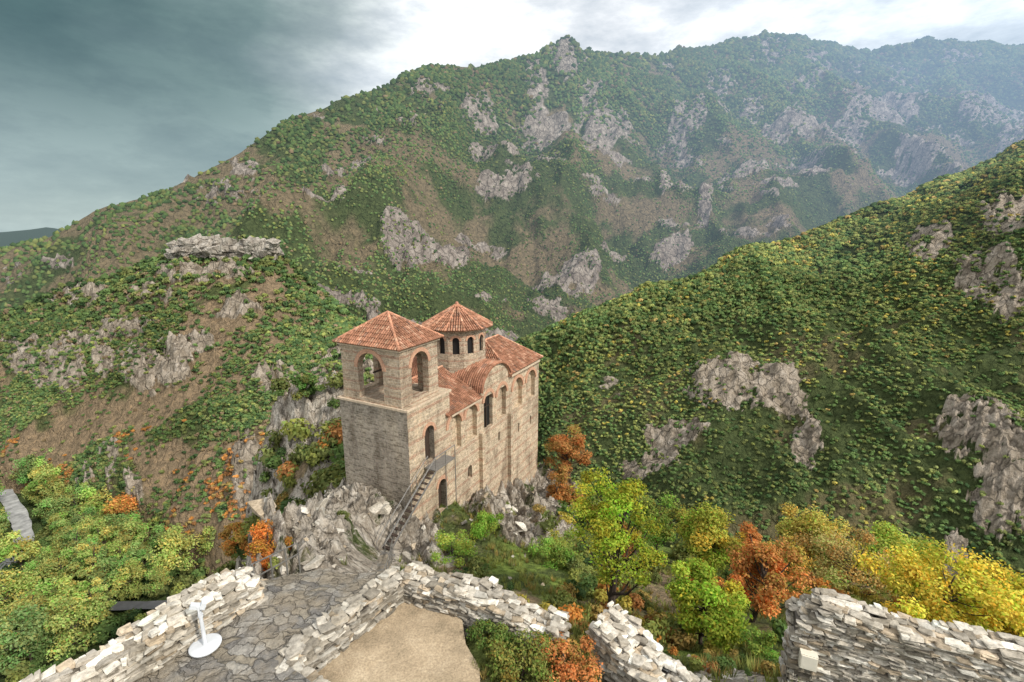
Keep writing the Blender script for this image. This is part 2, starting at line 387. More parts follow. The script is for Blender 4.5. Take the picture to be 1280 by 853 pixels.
def colB(u, v, x, y):
    a = np.array([.065,.085,.035]); b = np.array([.175,.14,.09]); t = bareB(u, v, x, y)[..., None]; return a*(1-t)+b*t  # dark green base paints the shade seen in gaps between crowns
rocksB = [(710,62,30,20),(690,130,38,22),(640,185,11,24),(600,130,22,15),(760,150,32,28),(620,190,32,12),(860,150,24,20),(990,160,34,24),(1000,105,32,13),(1050,175,30,20),(830,245,8,22),(930,235,36,12),(1100,150,40,18),(1200,75,34,12),(1230,150,44,26),(1150,215,38,16),(760,200,32,12),(520,330,40,21),(565,335,24,13),(710,320,42,17),(840,300,26,11),(530,115,18,12),(620,250,24,10),(970,58,24,11),(1270,200,30,24),(880,270,9,16),(450,190,14,10),(670,95,14,24),(740,110,16,22),(1020,75,20,18),(900,95,18,16),(1130,95,22,14),(940,130,14,20)]
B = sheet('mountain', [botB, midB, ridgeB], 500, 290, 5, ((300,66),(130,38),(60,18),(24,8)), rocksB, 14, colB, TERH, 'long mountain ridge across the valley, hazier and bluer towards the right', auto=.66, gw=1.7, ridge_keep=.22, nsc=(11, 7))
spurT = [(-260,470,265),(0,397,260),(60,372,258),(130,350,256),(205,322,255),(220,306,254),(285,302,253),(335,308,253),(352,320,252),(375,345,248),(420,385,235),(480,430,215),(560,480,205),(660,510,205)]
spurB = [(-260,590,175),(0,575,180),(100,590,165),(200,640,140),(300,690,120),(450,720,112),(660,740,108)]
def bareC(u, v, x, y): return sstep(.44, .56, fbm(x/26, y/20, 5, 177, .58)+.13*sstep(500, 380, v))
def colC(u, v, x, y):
    a = np.array([.075,.093,.037]); b = np.array([.23,.172,.11]); t = bareC(u, v, x, y)[..., None]; return a*(1-t)+b*t  # dark base colour paints the shade under the scrub; brown is bare ground
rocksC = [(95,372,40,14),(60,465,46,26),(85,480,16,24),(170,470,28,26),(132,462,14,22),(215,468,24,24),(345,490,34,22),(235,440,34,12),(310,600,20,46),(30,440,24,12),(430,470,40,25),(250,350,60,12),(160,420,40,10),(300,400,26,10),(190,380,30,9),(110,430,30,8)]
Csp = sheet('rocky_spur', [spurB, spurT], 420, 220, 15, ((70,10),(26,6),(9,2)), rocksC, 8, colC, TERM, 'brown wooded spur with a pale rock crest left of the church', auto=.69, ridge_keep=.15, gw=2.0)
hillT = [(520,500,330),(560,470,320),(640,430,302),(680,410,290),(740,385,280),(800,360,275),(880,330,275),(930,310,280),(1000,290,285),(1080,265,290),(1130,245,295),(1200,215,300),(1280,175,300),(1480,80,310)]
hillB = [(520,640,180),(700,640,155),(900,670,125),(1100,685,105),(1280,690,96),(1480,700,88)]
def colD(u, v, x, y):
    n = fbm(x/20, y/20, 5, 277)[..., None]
    a = np.array([.065,.085,.034]); b = np.array([.13,.115,.06])  # dark green puts the shade between trees into the ground colour
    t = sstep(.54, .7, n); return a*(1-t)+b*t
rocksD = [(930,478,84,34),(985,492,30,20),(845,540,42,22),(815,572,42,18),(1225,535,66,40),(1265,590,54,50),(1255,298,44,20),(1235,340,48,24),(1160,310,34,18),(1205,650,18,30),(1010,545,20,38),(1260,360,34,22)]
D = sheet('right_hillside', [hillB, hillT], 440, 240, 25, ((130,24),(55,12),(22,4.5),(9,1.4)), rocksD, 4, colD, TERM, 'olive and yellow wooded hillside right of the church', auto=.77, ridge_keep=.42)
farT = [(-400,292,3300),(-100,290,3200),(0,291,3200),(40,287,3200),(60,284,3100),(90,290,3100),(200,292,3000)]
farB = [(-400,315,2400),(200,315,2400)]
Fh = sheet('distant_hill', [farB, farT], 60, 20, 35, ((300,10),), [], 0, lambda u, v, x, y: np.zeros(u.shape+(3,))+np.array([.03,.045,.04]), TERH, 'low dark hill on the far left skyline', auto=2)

# ground sheet to the horizon
gb = MB(); gb.add([(-9000,-3000,-99),(9000,-3000,-99),(9000,14000,-99),(-9000,14000,-99)], [(0,1,2,3)], (.08,.11,.04))
go = gb.build('ground', TERH); set_rock(go.data, np.zeros(len(go.data.vertices))); tag(go, 'valley floor and plain running to the horizon', 'ground', None, 'structure')

# woods on the slopes
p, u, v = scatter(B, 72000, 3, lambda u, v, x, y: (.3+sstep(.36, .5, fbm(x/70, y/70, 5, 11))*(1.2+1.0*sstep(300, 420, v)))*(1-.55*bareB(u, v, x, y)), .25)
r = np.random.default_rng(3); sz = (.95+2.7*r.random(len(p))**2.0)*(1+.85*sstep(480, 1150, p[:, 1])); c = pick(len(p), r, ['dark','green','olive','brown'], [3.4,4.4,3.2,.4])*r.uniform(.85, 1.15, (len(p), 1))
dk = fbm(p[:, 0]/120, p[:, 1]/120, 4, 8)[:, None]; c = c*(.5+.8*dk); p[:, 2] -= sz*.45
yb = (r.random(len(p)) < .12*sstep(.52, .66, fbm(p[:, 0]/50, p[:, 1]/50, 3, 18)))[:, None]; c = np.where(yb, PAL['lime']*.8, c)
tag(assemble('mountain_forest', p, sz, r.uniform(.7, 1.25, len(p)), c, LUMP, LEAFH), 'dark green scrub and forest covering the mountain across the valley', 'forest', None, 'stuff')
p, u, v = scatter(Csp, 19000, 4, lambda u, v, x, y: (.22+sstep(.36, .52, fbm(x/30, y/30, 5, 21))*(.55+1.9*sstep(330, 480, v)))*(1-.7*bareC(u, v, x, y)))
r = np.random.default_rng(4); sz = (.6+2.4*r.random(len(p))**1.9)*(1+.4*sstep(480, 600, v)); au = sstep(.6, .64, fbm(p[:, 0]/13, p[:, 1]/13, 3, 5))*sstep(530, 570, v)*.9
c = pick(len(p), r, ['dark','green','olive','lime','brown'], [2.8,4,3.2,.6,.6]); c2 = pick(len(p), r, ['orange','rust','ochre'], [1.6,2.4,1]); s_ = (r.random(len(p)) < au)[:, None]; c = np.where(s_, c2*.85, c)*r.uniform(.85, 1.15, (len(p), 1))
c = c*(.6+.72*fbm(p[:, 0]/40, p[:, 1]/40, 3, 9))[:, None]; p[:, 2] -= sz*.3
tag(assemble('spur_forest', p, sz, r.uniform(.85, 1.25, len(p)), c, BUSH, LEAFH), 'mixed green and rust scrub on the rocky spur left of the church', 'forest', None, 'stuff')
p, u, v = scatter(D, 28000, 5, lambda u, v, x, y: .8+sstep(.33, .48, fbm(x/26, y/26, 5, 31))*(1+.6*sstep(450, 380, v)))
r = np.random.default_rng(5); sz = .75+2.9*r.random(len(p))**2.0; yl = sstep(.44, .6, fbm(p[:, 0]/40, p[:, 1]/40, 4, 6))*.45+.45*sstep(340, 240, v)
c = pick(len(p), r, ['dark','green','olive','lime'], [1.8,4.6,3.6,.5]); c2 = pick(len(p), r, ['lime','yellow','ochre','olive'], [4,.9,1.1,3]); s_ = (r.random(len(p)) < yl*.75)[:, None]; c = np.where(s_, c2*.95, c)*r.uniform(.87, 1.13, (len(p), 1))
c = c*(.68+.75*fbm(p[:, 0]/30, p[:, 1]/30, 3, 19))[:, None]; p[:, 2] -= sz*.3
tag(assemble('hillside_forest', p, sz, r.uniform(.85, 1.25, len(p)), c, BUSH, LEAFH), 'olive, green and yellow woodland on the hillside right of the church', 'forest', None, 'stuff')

# ---------------------------------------------------------------- near ridge
O = Vector((-6.95, 30.1, 0)); E = Vector((.46, .888, 0)).normalized(); NN = Vector((-E.y, E.x, 0)); ANG = math.atan2(E.y, E.x); ZB = -22.0
def Wp(t, s, z): q = O+E*t+NN*s; return (q.x, q.y, z)
PATH = [(-4.0,10.6,-8.75),(-4.6,12.5,-10.4),(-5.4,15,-12.6),(-6.2,18,-14.9),(-6.9,21,-16.7),(-7.6,24,-18.3),(-8.2,26.6,-19.5)]
CTRL = [Wp(0,-1.2,-19.7), Wp(3.5,-1.5,-20.8), Wp(9,-1,-22.6), Wp(15,-1,-24.6), Wp(21,-1,-26.7), Wp(0,3,-18.6), Wp(-.7,5.8,-17.4), Wp(-.8,3,-18.2), Wp(5,7,-20), Wp(10,9,-23.5), Wp(20,9,-28), Wp(24,4,-28), Wp(24,-2,-28), Wp(10,3,-23), Wp(18,3,-26),
 (-12.2,25,-15.6),(-11.5,27.5,-16.2),(-12.5,22,-14.2),(-10.2,19,-14.0),(-14.6,29,-20.0),(-15,24.5,-21),(-14.8,21,-20),(-17,34,-24),(-20,26,-34),(-22,36,-29),(-26,34,-39),(-30,45,-44),(-40,40,-62),(-55,45,-88),(-60,80,-102),(-30,15,-50),(-15,14,-24),(-12,10,-17),(-11,6,-17),(-20,5,-36),(-40,10,-78),(-60,10,-102),(-10,4,-13),(-75,50,-106),(-75,0,-106),
 (-29,57,-19.5),(-21,56,-17.0),(-33,55,-33),(-38,58,-50),(-24,46,-28),(-18,45,-24),(-25,75,-48),(-10,80,-62),
 (-6,9,-9.8),(-4,10.2,-10.0),(-7,7,-9.8),(-3,9.5,-10.2),(-1.8,10,-9.9),(-.5,9.6,-9.15),(-.1,8,-9.1),(.6,6,-9.1),(-2,13,-12.2),(-8.3,12,-11.9),(-4,5,-10.2),(-1.2,7,-9.9),(-9,2,-11),
 (1,12,-12.5),(3,10,-10.6),(4,8,-10.2),(7,9,-10.4),(10,8,-10.1),(12,6,-9.8),(5,13,-14),(5,21,-18.9),(10,14,-14.8),(9,21,-20),(-2,19,-16.9),(-3,25,-19.9),(2,30,-22),(6,30,-23),(0,38,-24.7),(6,46,-28),(15,30,-25),(27,40,-30.5),(22,22,-20),(35,25,-26),(18,12,-14),(30,10,-18),(55,20,-45),(20,55,-50),(45,60,-66),(5,65,-48),(10,90,-88),(60,90,-104),(-20,100,-102),(75,40,-90),(75,0,-70),(30,115,-106),(-30,115,-106),(0,115,-106),(75,115,-106),(10,4,-9.8),(40,2,-30)]+[(x, y, z-.12) for x, y, z in PATH[1:]]
CT = np.array(CTRL, float)
def rbf_fit(C):
    d = np.linalg.norm(C[:, None, :2]-C[None, :, :2], axis=-1); n = len(C)
    A = np.zeros((n+3, n+3)); A[:n, :n] = d; A[:n, n] = 1; A[:n, n+1:] = C[:, :2]; A[n, :n] = 1; A[n+1:, :n] = C[:, :2].T
    b = np.zeros(n+3); b[:n] = C[:, 2]; A[:n, :n] -= np.eye(n)*.1
    return np.linalg.solve(A, b)
WT = rbf_fit(CT)
RK = [Wp(-2,4,7), Wp(-2,0,4), (-12,22,5), (-13,27,5), (-6,19,4), (-9,16,4), Wp(8,-2,3.2), Wp(14,-2,3.2), Wp(21,-2,4.2), (-24,56,8), (-32,55,6), (1,33,2.4), (5,11.5,2.5), (-16,30,5.5),(3,37,2.6), (-3,14,2.4),(-5,12,3),(-21,43,5),(4,42,3),(-18,36,4)]
def rockmask(x, y):
    g = np.zeros_like(x)
    for (a, b, rr) in RK: g = np.maximum(g, np.exp(-(((x-a)**2+(y-b)**2)/rr**2)))
    return g
def pathdist(x, y):
    m = np.full(np.shape(x), 1e9)
    for (ax, ay, _), (bx, by, _) in zip(PATH[:-1], PATH[1:]):
        dx, dy = bx-ax, by-ay; t = np.clip(((x-ax)*dx+(y-ay)*dy)/(dx*dx+dy*dy), 0, 1); m = np.minimum(m, np.hypot(x-ax-t*dx, y-ay-t*dy))
    return m
def hz(x, y):
    x = np.atleast_1d(np.asarray(x, float)); y = np.atleast_1d(np.asarray(y, float)); sh = x.shape; xf, yf = x.ravel(), y.ravel()
    out = np.zeros(len(xf))
    for i0 in range(0, len(xf), 20000):
        s = slice(i0, i0+20000); d = np.sqrt((xf[s, None]-CT[None, :, 0])**2+(yf[s, None]-CT[None, :, 1])**2)
        out[s] = d @ WT[:-3]+WT[-3]+xf[s]*WT[-2]+yf[s]*WT[-1]
    z = out.reshape(sh)
    g = rockmask(x, y); far = sstep(11.5, 19, y); fl = (.08+.92*far)*(.06+.94*sstep(.8, 2.2, pathdist(x, y)))
    z = z+fl*(fbm(x/6, y/6, 4, 41)-.5)*1.4
    st = (x*.75+y*.5+1.8*fbm(x/3, y/3, 4, 48))/1.1; sf = st-np.floor(st); saw = np.where(sf < .82, sf/.82, (1-sf)/.18)
    st2 = (x*.75+y*.5+1.2*fbm(x/2, y/2, 4, 58))/.42; sf2 = st2-np.floor(st2)
    z = z+fl*sstep(.25, .6, g)*((ridged(x/4.6, y/6.4, 3, 43)-.6)*2.8+(ridged(x/1.5, y/2.1, 4, 53)-.6)*.9+(saw-.5)*1.4*(.35+vnoise(x/2.2, y/2.2, 49))+(sf2-.5)*.3)
    return z
gx = np.concatenate([np.linspace(-75, -40, 44), np.linspace(-39.5, -18.2, 100), np.linspace(-18, 10, 250), np.linspace(10.3, 75, 130)]); gy = np.concatenate([np.linspace(2, 12, 40), np.linspace(12.15, 40, 250), np.linspace(40.3, 62, 80), np.linspace(62.6, 115, 70)])
nx, ny = len(gx), len(gy)
X, Y = np.meshgrid(gx, gy); Z = hz(X, Y); dzx = np.abs(np.gradient(Z, gx, axis=1))
g = rockmask(X, Y); slope = sstep(1.7, 2.8, dzx+2.2*(fbm(X/4, Y/4, 4, 50)-.5))
rk = np.clip(sstep(.24, .62, g+.5*(fbm(X/2.5, Y/2.5, 5, 44)-.5))+slope*.75, 0, 1)*(1-.5*sstep(.58, .7, fbm(X/1.7, Y/1.7, 4, 61)))
n = fbm(X/5, Y/5, 5, 45)[..., None]; t = sstep(.42, .6, n); cols = np.array([.09,.115,.04])*(1-t)+np.array([.25,.19,.12])*t
t2 = sstep(.52, .68, fbm(X/3.3+9, Y/3.3, 4, 46))[..., None]*sstep(-8, 2, X)[..., None]; cols = cols*(1-t2)+np.array([.19,.26,.06])*t2
idx = np.arange(nx*ny).reshape(ny, nx); Fc = np.stack([idx[:-1, :-1], idx[:-1, 1:], idx[1:, 1:], idx[1:, :-1]], -1).reshape(-1, 4)
me = np_mesh('fortress_ridge', np.stack([X, Y, Z], -1).reshape(-1, 3), Fc, cols.reshape(-1, 3), TERN); set_rock(me, rk)
tag(link('fortress_ridge', me), 'rocky ridge carrying the church and the ruined walls', 'hill', None, 'structure')
def hit(u, v, y0=12.5, y1=95):     # where the line of sight through a photo point meets the ridge
    Ys = np.arange(y0, y1, .4); d = ray(u, v); xs = d[0]/d[1]*Ys; zs = d[2]/d[1]*Ys; h = hz(xs, Ys); k = np.where(h >= zs)[0]
    return float(Ys[k[0]]) if len(k) else None

# stones
bm = bmesh.new(); bmesh.ops.create_cube(bm, size=1); bmesh.ops.bevel(bm, geom=bm.edges[:], offset=.08, segments=1, affect='EDGES')
SV = [v.co.copy() for v in bm.verts]; SF = [tuple(v.index for v in f.verts) for f in bm.faces]; bm.free()
def stone(mb, c, d, M, col, jit=.17):
    off = {}
    for sx in (-1, 1):
        for sy in (-1, 1):
            for sz in (-1, 1): off[(sx, sy, sz)] = Vector((random.uniform(-jit, jit), random.uniform(-jit, jit), random.uniform(-jit, jit)*.9))
    vs = []
    for v in SV:
        k = (1 if v.x > 0 else -1, 1 if v.y > 0 else -1, 1 if v.z > 0 else -1); w = v+off[k]
        vs.append(M @ Vector((w.x*d[0], w.y*d[1], w.z*d[2]))+Vector(c))
    mb.add(vs, SF, col)
def scol(bright=1.0):
    k = random.random()
    b = (.42,.385,.33) if k < .42 else (.57,.54,.48) if k < .64 else (.28,.25,.205) if k < .86 else (.4,.33,.245)
    q = random.uniform(.66, 1.2)*bright; return tuple(min(.75, x*q) for x in b)
def dry_wall(name, p0, p1, z0, topf, thick, label, sh=.05, sl=.22, bright=1.0, ragged=.16, rows=3):
    p0 = Vector(p0); p1 = Vector(p1); L = (p1-p0).length; d = (p1-p0)/L; nrm = Vector((-d.y, d.x)); a = math.atan2(d.y, d.x); mb = MB()
    nseg = max(2, int(L/.4))
    for i in range(nseg):
        x = (i+.5)*L/nseg; zt = topf(x/L)-.12; c = p0+d*x
        if zt > z0: mb.box((c.x, c.y, (z0+zt)/2), (L/nseg+.02, thick*.82, zt-z0), a, (.09,.08,.07))
    z = z0
    zmax = max(topf(i/40) for i in range(41))+ragged*.4
    while z < zmax:
        h = sh*random.uniform(.5, 1.6)
        for k in range(rows):
            y = (-.5+(k+.5)/rows)*thick; x = random.uniform(-.1, .1)
            inner = 0 < k < rows-1
            while x < L:
                l = sl*random.uniform(.35, 1.7); zt = topf(min(1, max(0, (x+l/2)/L)))+random.uniform(-.5, .5)*ragged
                top = z+2.5*h > zt
                if z < zt and (not inner or top or x < .5 or x > L-.8):
                    c = p0+d*(x+l/2)+nrm*(y+random.uniform(-.05, .05))
                    M = Matrix.Rotation(a+random.uniform(-.2, .2)*(1.8 if top else 1), 3, 'Z') @ Matrix.Rotation(random.uniform(-.07, .07)*(1.5 if top else 1), 3, 'X') @ Matrix.Rotation(random.uniform(-.05, .05)*(1.5 if top else 1), 3, 'Y')
                    cc = scol(bright*(1.12 if top else .95)); stone(mb, (c.x, c.y, z+h/2), (l*1.0, thick/rows*random.uniform(.9, 1.15), h*1.04), M, cc)
                x += l
        z += h*.97
    o = mb.build(name, STONE, fix=False); tag(o, label, 'wall'); return o
dry_wall('stone_parapet', (-6.25,10.1), (-9.0,6.0), -10.2, lambda t: -7.98+.12*math.sin(t*7)+.12*t, .9, 'pale dry stone parapet beside the flagstones at the lower left', bright=1.12, rows=5)
dry_wall('ruined_wall', (-2.75,10.95), (1.05,9.45), -9.9, lambda t: -8.5-.12*math.sin(t*9)-.25*t, .75, 'low ruined stone wall along the far side of the sandy floor', bright=.97, rows=5)
dry_wall('ruined_wall', (2.15,9.6), (4.3,7.0), -10.8, lambda t: -8.75+.1*math.sin(t*8+1)-.4*t, .95, 'broken end of pale stone wall at the bottom centre', bright=1.12, rows=6)
dry_wall('ruined_wall', (6.65,9.7), (11.9,7.5), -10.8, lambda t: -8.15-.1*math.sin(t*6)-.3*t-.5*sstep(.1, 0, t), .75, 'long dry stone wall at the lower right with yellow trees behind it', bright=1.05, rows=4)
dry_wall('retaining_wall', (-2.9,10.75), (-4.6,8.25), -9.9, lambda t: -8.42, .45, 'low retaining wall between the flagstones and the sandy floor', bright=.9, ragged=.1, rows=2)
dry_wall('retaining_wall', (-4.6,8.1), (-2.8,7.1), -9.9, lambda t: -8.52-.2*t, .4, 'short stone edge turning along the near end of the sandy floor', bright=.82, ragged=.08, rows=2)
dry_wall('ruined_wall', (-8.1,17.8), (-6.3,12.4), -17.0, lambda t: -14.6+3.5*t-.3*math.sin(t*13), .6, 'broken low wall climbing along the left side of the stone path', bright=1.05, ragged=.5, sh=.08, sl=.3)

# paved terrace + path + sandy floor
def flag_mat():
    m, nt = newmat('flagstones'); geo = nt.nodes.new('ShaderNodeNewGeometry').outputs['Position']
    nz = nt.nodes.new('ShaderNodeTexNoise'); nz.inputs['Scale'].default_value = 2.6; nz.inputs['Detail'].default_value = 4; nt.links.new(geo, nz.inputs['Vector'])
    sc = nt.nodes.new('ShaderNodeVectorMath'); sc.operation = 'SCALE'; sc.inputs['Scale'].default_value = .6; nt.links.new(nz.outputs['Color'], sc.inputs[0])
    ad = nt.nodes.new('ShaderNodeVectorMath'); nt.links.new(geo, ad.inputs[0]); nt.links.new(sc.outputs[0], ad.inputs[1])
    fl = vscale(nt, ad.outputs[0], (.85, 1.35, .15))
    v1 = nt.nodes.new('ShaderNodeTexVoronoi'); v1.feature = 'DISTANCE_TO_EDGE'; v1.inputs['Scale'].default_value = 3.2; nt.links.new(fl, v1.inputs['Vector'])
    v2 = nt.nodes.new('ShaderNodeTexVoronoi'); v2.inputs['Scale'].default_value = 3.2; nt.links.new(fl, v2.inputs['Vector'])
    hs = nt.nodes.new('ShaderNodeSeparateColor'); nt.links.new(v2.outputs['Color'], hs.inputs[0])
    n1 = noise(nt, geo, 5, 8, .78); n2 = noise(nt, geo, 1.1, 5, .6)
    col = ramp(nt, hs.outputs[0], [(0, (.18,.17,.16)), (.45, (.265,.25,.23)), (.8, (.4,.375,.335)), (1, (.3,.26,.2))])
    col = mixc(nt, col, ramp(nt, n1, [(.3, (.42,.42,.42)), (.7, (1.55,1.54,1.5))]), 1, 'MULTIPLY')
    col = mixc(nt, (.15,.135,.11), col, maprange(nt, v1.outputs['Distance'], .005, .045, 0.3, 1))
    col = mixc(nt, col, mixc(nt, (.32,.27,.2), ramp(nt, n1, [(.3, (.6,.6,.6)), (.7, (1.3,1.3,1.3))]), 1, 'MULTIPLY'), maprange(nt, n2, .42, .58, 0, .88))
    h = mathn(nt, 'ADD', maprange(nt, v1.outputs['Distance'], 0, .07, 0, 1), mathn(nt, 'MULTIPLY', n1, 1.8))
    return finish(m, nt, bsdf(nt, col, .85, h, 1, .08, .2))
FLAG = flag_mat()
def sand_mat():
    m, nt = newmat('packed_dirt'); geo = nt.nodes.new('ShaderNodeNewGeometry').outputs['Position']
    n1 = noise(nt, geo, 1.6, 7, .65); n2 = noise(nt, geo, 22, 5, .7)
    col = mixc(nt, ramp(nt, n1, [(.3, (.24,.19,.125)), (.5, (.36,.28,.185)), (.7, (.46,.37,.255))]), ramp(nt, n2, [(.3, (.65,.65,.65)), (.5, (1,1,1)), (.7, (1.35,1.35,1.35))]), 1, 'MULTIPLY')
    return finish(m, nt, bsdf(nt, col, .95, n2, .8, .03, .1))
SANDM = sand_mat()
def patch(name, poly, zf, m, label, cat, step=.14, amp=.05, seed=3):
    bm = bmesh.new(); f = bm.faces.new([bm.verts.new((x, y, 0)) for x, y in poly])
    bmesh.ops.triangulate(bm, faces=[f])
    for _ in range(5):
        ed = [e for e in bm.edges if e.calc_length() > step*2.2]
        if not ed: break
        bmesh.ops.subdivide_edges(bm, edges=ed, cuts=1); bmesh.ops.triangulate(bm, faces=bm.faces[:])
    xs = np.array([v.co.x for v in bm.verts]); ys = np.array([v.co.y for v in bm.verts]); nz = (fbm(xs/.8, ys/.8, 3, seed)-.5)*amp*2
    for v, q in zip(bm.verts, nz): v.co.z = zf(v.co.x, v.co.y)+q
    bmesh.ops.recalc_face_normals(bm, faces=bm.faces[:]); me = bpy.data.meshes.new(name); bm.to_mesh(me); bm.free(); me.materials.append(m)
    if me.polygons and sum(p.normal.z for p in me.polygons) < 0: me.flip_normals()
    me.shade_smooth(); o = link(name, me); tag(o, label, cat, None, 'structure'); return o
patch('terrace', [(-9.2,4.5),(-2.2,4.5),(-2.8,7.0),(-4.6,8.1),(-2.95,10.7),(-3.3,11.05),(-4.4,11.0),(-5.2,11.4),(-6.2,10.9),(-8.6,7.2)], lambda x, y: -8.5-.25*max(0, y-10), FLAG, 'grey flagstone terrace running beside the pale parapet', 'terrace', amp=.1)
patch('sandy_floor', [(-4.9,7.6),(-3.6,5.8),(-.1,5.8),(-.3,7.0),(-.62,7.9),(-.7,8.6),(-1.05,9.2),(-1.2,9.9),(-1.7,10.7),(-2.9,11.2)], lambda x, y: -9.15, SANDM, 'bare sandy floor of the ruined room', 'ground', amp=.08, seed=9)
pts = []
for a_, b_ in zip(PATH[:-1], PATH[1:]): pts += [Vector(a_).lerp(Vector(b_), i/8) for i in range(8)]
pts.append(Vector(PATH[-1])); vs = []; rr = random.Random(2)
for i, p in enumerate(pts):
    d = pts[min(i+1, len(pts)-1)]-pts[max(i-1, 0)]; nn = Vector((-d.y, d.x, 0)).normalized()
    for k in range(5): q = p+nn*(k/2-1)*(.75+rr.uniform(-.15, .15)); vs.append((q.x, q.y, q.z+.06+rr.uniform(-.04, .04)-(.25 if k in (0, 4) else 0)))
mb = MB(); mb.add(vs, [(5*i+k, 5*i+k+1, 5*i+k+6, 5*i+k+5) for i in range(len(pts)-1) for k in range(4)]); o = mb.build('path', FLAG)
if sum(p.normal.z for p in o.data.polygons) < 0: o.data.flip_normals()
tag(o, 'stone path climbing down from the terrace to the foot of the staircase', 'path', None, 'structure')

# rubble of living rock round the church
mb = MB(); rr = random.Random(5)
cand = []
while len(cand) < 3600:
    x, y = rr.uniform(-19, 9), rr.uniform(11, 52); cand.append((x, y))
cx = np.array(cand); gz = hz(cx[:, 0], cx[:, 1]); gm = rockmask(cx[:, 0], cx[:, 1]); pd = pathdist(cx[:, 0], cx[:, 1])
for (x, y), z, q, pq in zip(cand, gz, gm, pd):
    t, s = (Vector((x, y, 0))-O).dot(E), (Vector((x, y, 0))-O).dot(NN)
    if (-1.6 < t < 22 and -.9 < s < 8) or pq < 1.2: continue
    if rr.random() > q*1.0: continue
    big = rr.random() < .06 and y > 14; k = rr.uniform(.35, .75) if big else rr.uniform(.06, .22)
    M = Matrix.Rotation(rr.uniform(0, 6.28), 3, 'Z') @ Matrix.Rotation(rr.uniform(.1, .7), 3, 'Y') @ Matrix.Rotation(rr.uniform(-.4, .4), 3, 'X')
    stone(mb, (x, y, z-.14*k), (k*1.6, k*1.1, k*.6), M, scol(.98), .3)
tag(mb.build('rock_rubble', STONE, fix=False), 'pale angular rocks and rubble scattered round the church', 'rocks', None, 'stuff')
# flat rock ledge on the crest of the spur
mb = MB(); rr = random.Random(8)
for i in range(130):
    f = rr.random(); u_ = 218+124*f; Yq = 243+rr.uniform(-3, 4); q = PY(u_, 302+rr.uniform(0, 28)*(1-.6*abs(f-.45)), Yq); k = rr.uniform(1.6, 4.2)
    M = Matrix.Rotation(rr.uniform(-.6, .6), 3, 'Z') @ Matrix.Rotation(rr.uniform(-.2, .15), 3, 'Y') @ Matrix.Rotation(rr.uniform(-.1, .6), 3, 'X')
    stone(mb, q, (k*1.6, k*1.5, k*1.0), M, (.2,.15,.1), .32)
o = mb.build('rock_ledge', LEDGE, fix=False); set_rock(o.data, np.ones(len(o.data.vertices))*1.3); tag(o, 'broad pale rock ledge on the crest of the spur left of the church', 'rock', None, 'structure')

# ---------------------------------------------------------------- church
ch = empty('stone_church', (O.x, O.y, ZB), ANG, 'stone and brick church with belfry and drum under red tiled roofs on the crag', 'church')
def arch(w, h, n=10):
    p = [(-w/2, 0), (w/2, 0)]
    for i in range(n+1):
        a = math.pi*i/n; p.append((w/2*math.cos(a), h-w/2+w/2*math.sin(a)))
    return p
def T3(x, y, z, rz=0): return Matrix.Translation((x, y, z)) @ Matrix.Rotation(rz, 4, 'Z')
def cutarch(mb, x, z, w, h, y0, y1): mb.prism(arch(w, h), y0, y1, T3(x, 0, z))
NICHE = [(5.5,5.3,1.8,3.05),(7.9,5.3,1.8,3.05),(13.1,5.4,1.75,3.15),(16.3,5.3,2.1,3.05),(19.3,5.3,2.1,3.05)]
BIGW = (10.7,5.3,1.5,3.3)
SMALL = [(7.6,1.9,.65,1.2),(9.95,3.5,.36,.9),(12.6,3.3,.36,.9),(16.6,2.6,.36,1.0),(19.4,2.4,.36,1.0)]
mb = MB(); mb.box((2.45, 3.05, 2.75), (4.9, 6.1, 15.5)); tb = mb.build('tower_base', WALLS, fix=True)
cu = MB(); cutarch(cu, 2.3, 5.8, 1.1, 2.8, -1, .55); cutarch(cu, 3.6, 1.2, 1.0, 2.6, -1, .55); boolean(tb, cu)
tb.data.materials.clear(); tb.data.materials.append(WALLS); tb.data.materials.append(RUBBLE); box_uv(tb.data)
for p_ in tb.data.polygons: p_.material_index = 1 if p_.normal.x < -.7 or (p_.normal.y > .7 and p_.center.y > 3) else 0
tb.parent = ch
mb = MB(); mb.box(((4.86+21.3)/2, 3.82, 1.4), (21.3-4.86, 7.56, 14.8)); nv = mb.build('nave_wall', WALLS)
cu = MB()
for q in NICHE: cutarch(cu, *q, -1, .46)
cutarch(cu, *BIGW, -1, .45)
for q in SMALL: cutarch(cu, *q, -1, .5)
boolean(nv, cu); nv.data.materials.clear(); nv.data.materials.append(WALLS); box_uv(nv.data); nv.parent = ch
def arch_ring(name, x, z, w, h, y0, y1, t=.17, parent=ch, M=None, m=None):
    mb = MB(); n = 12; pin = [(w/2*math.cos(math.pi*i/n), h-w/2+w/2*math.sin(math.pi*i/n)) for i in range(n+1)]; po = [((w/2+t)*math.cos(math.pi*i/n), h-w/2+(w/2+t)*math.sin(math.pi*i/n)) for i in range(n+1)]
    M = M or T3(x, 0, z)
    for i in range(n): mb.prism([pin[i], po[i], po[i+1], pin[i+1]], y0, y1, M)
    return mb.build(name, m or BRICK, parent)
def panel(name, x, z, w, h, y, m, parent=ch, M=None):
    mb = MB(); mb.prism(arch(w*1.04, h*1.01), y, y+.05, M or T3(x, 0, z)); return mb.build(name, m, parent)
for q in NICHE: arch_ring('blind_arch', *q, -.08, .05, .3)
w_ = panel('window', *BIGW, .36, DARK); arch_ring('brick_arch', *BIGW, -.07, .05, .3, w_)
mb = MB(); mb.box((BIGW[0], .3, BIGW[1]+1.4), (.1,.1,2.8)); mb.build('mullion', WOOD, w_)
mb = MB(); mb.box((BIGW[0], .3, BIGW[1]+1.9), (1.4,.08,.08)); mb.build('transom', WOOD, w_)
for q in SMALL: panel('window', *q, .4, DARK)
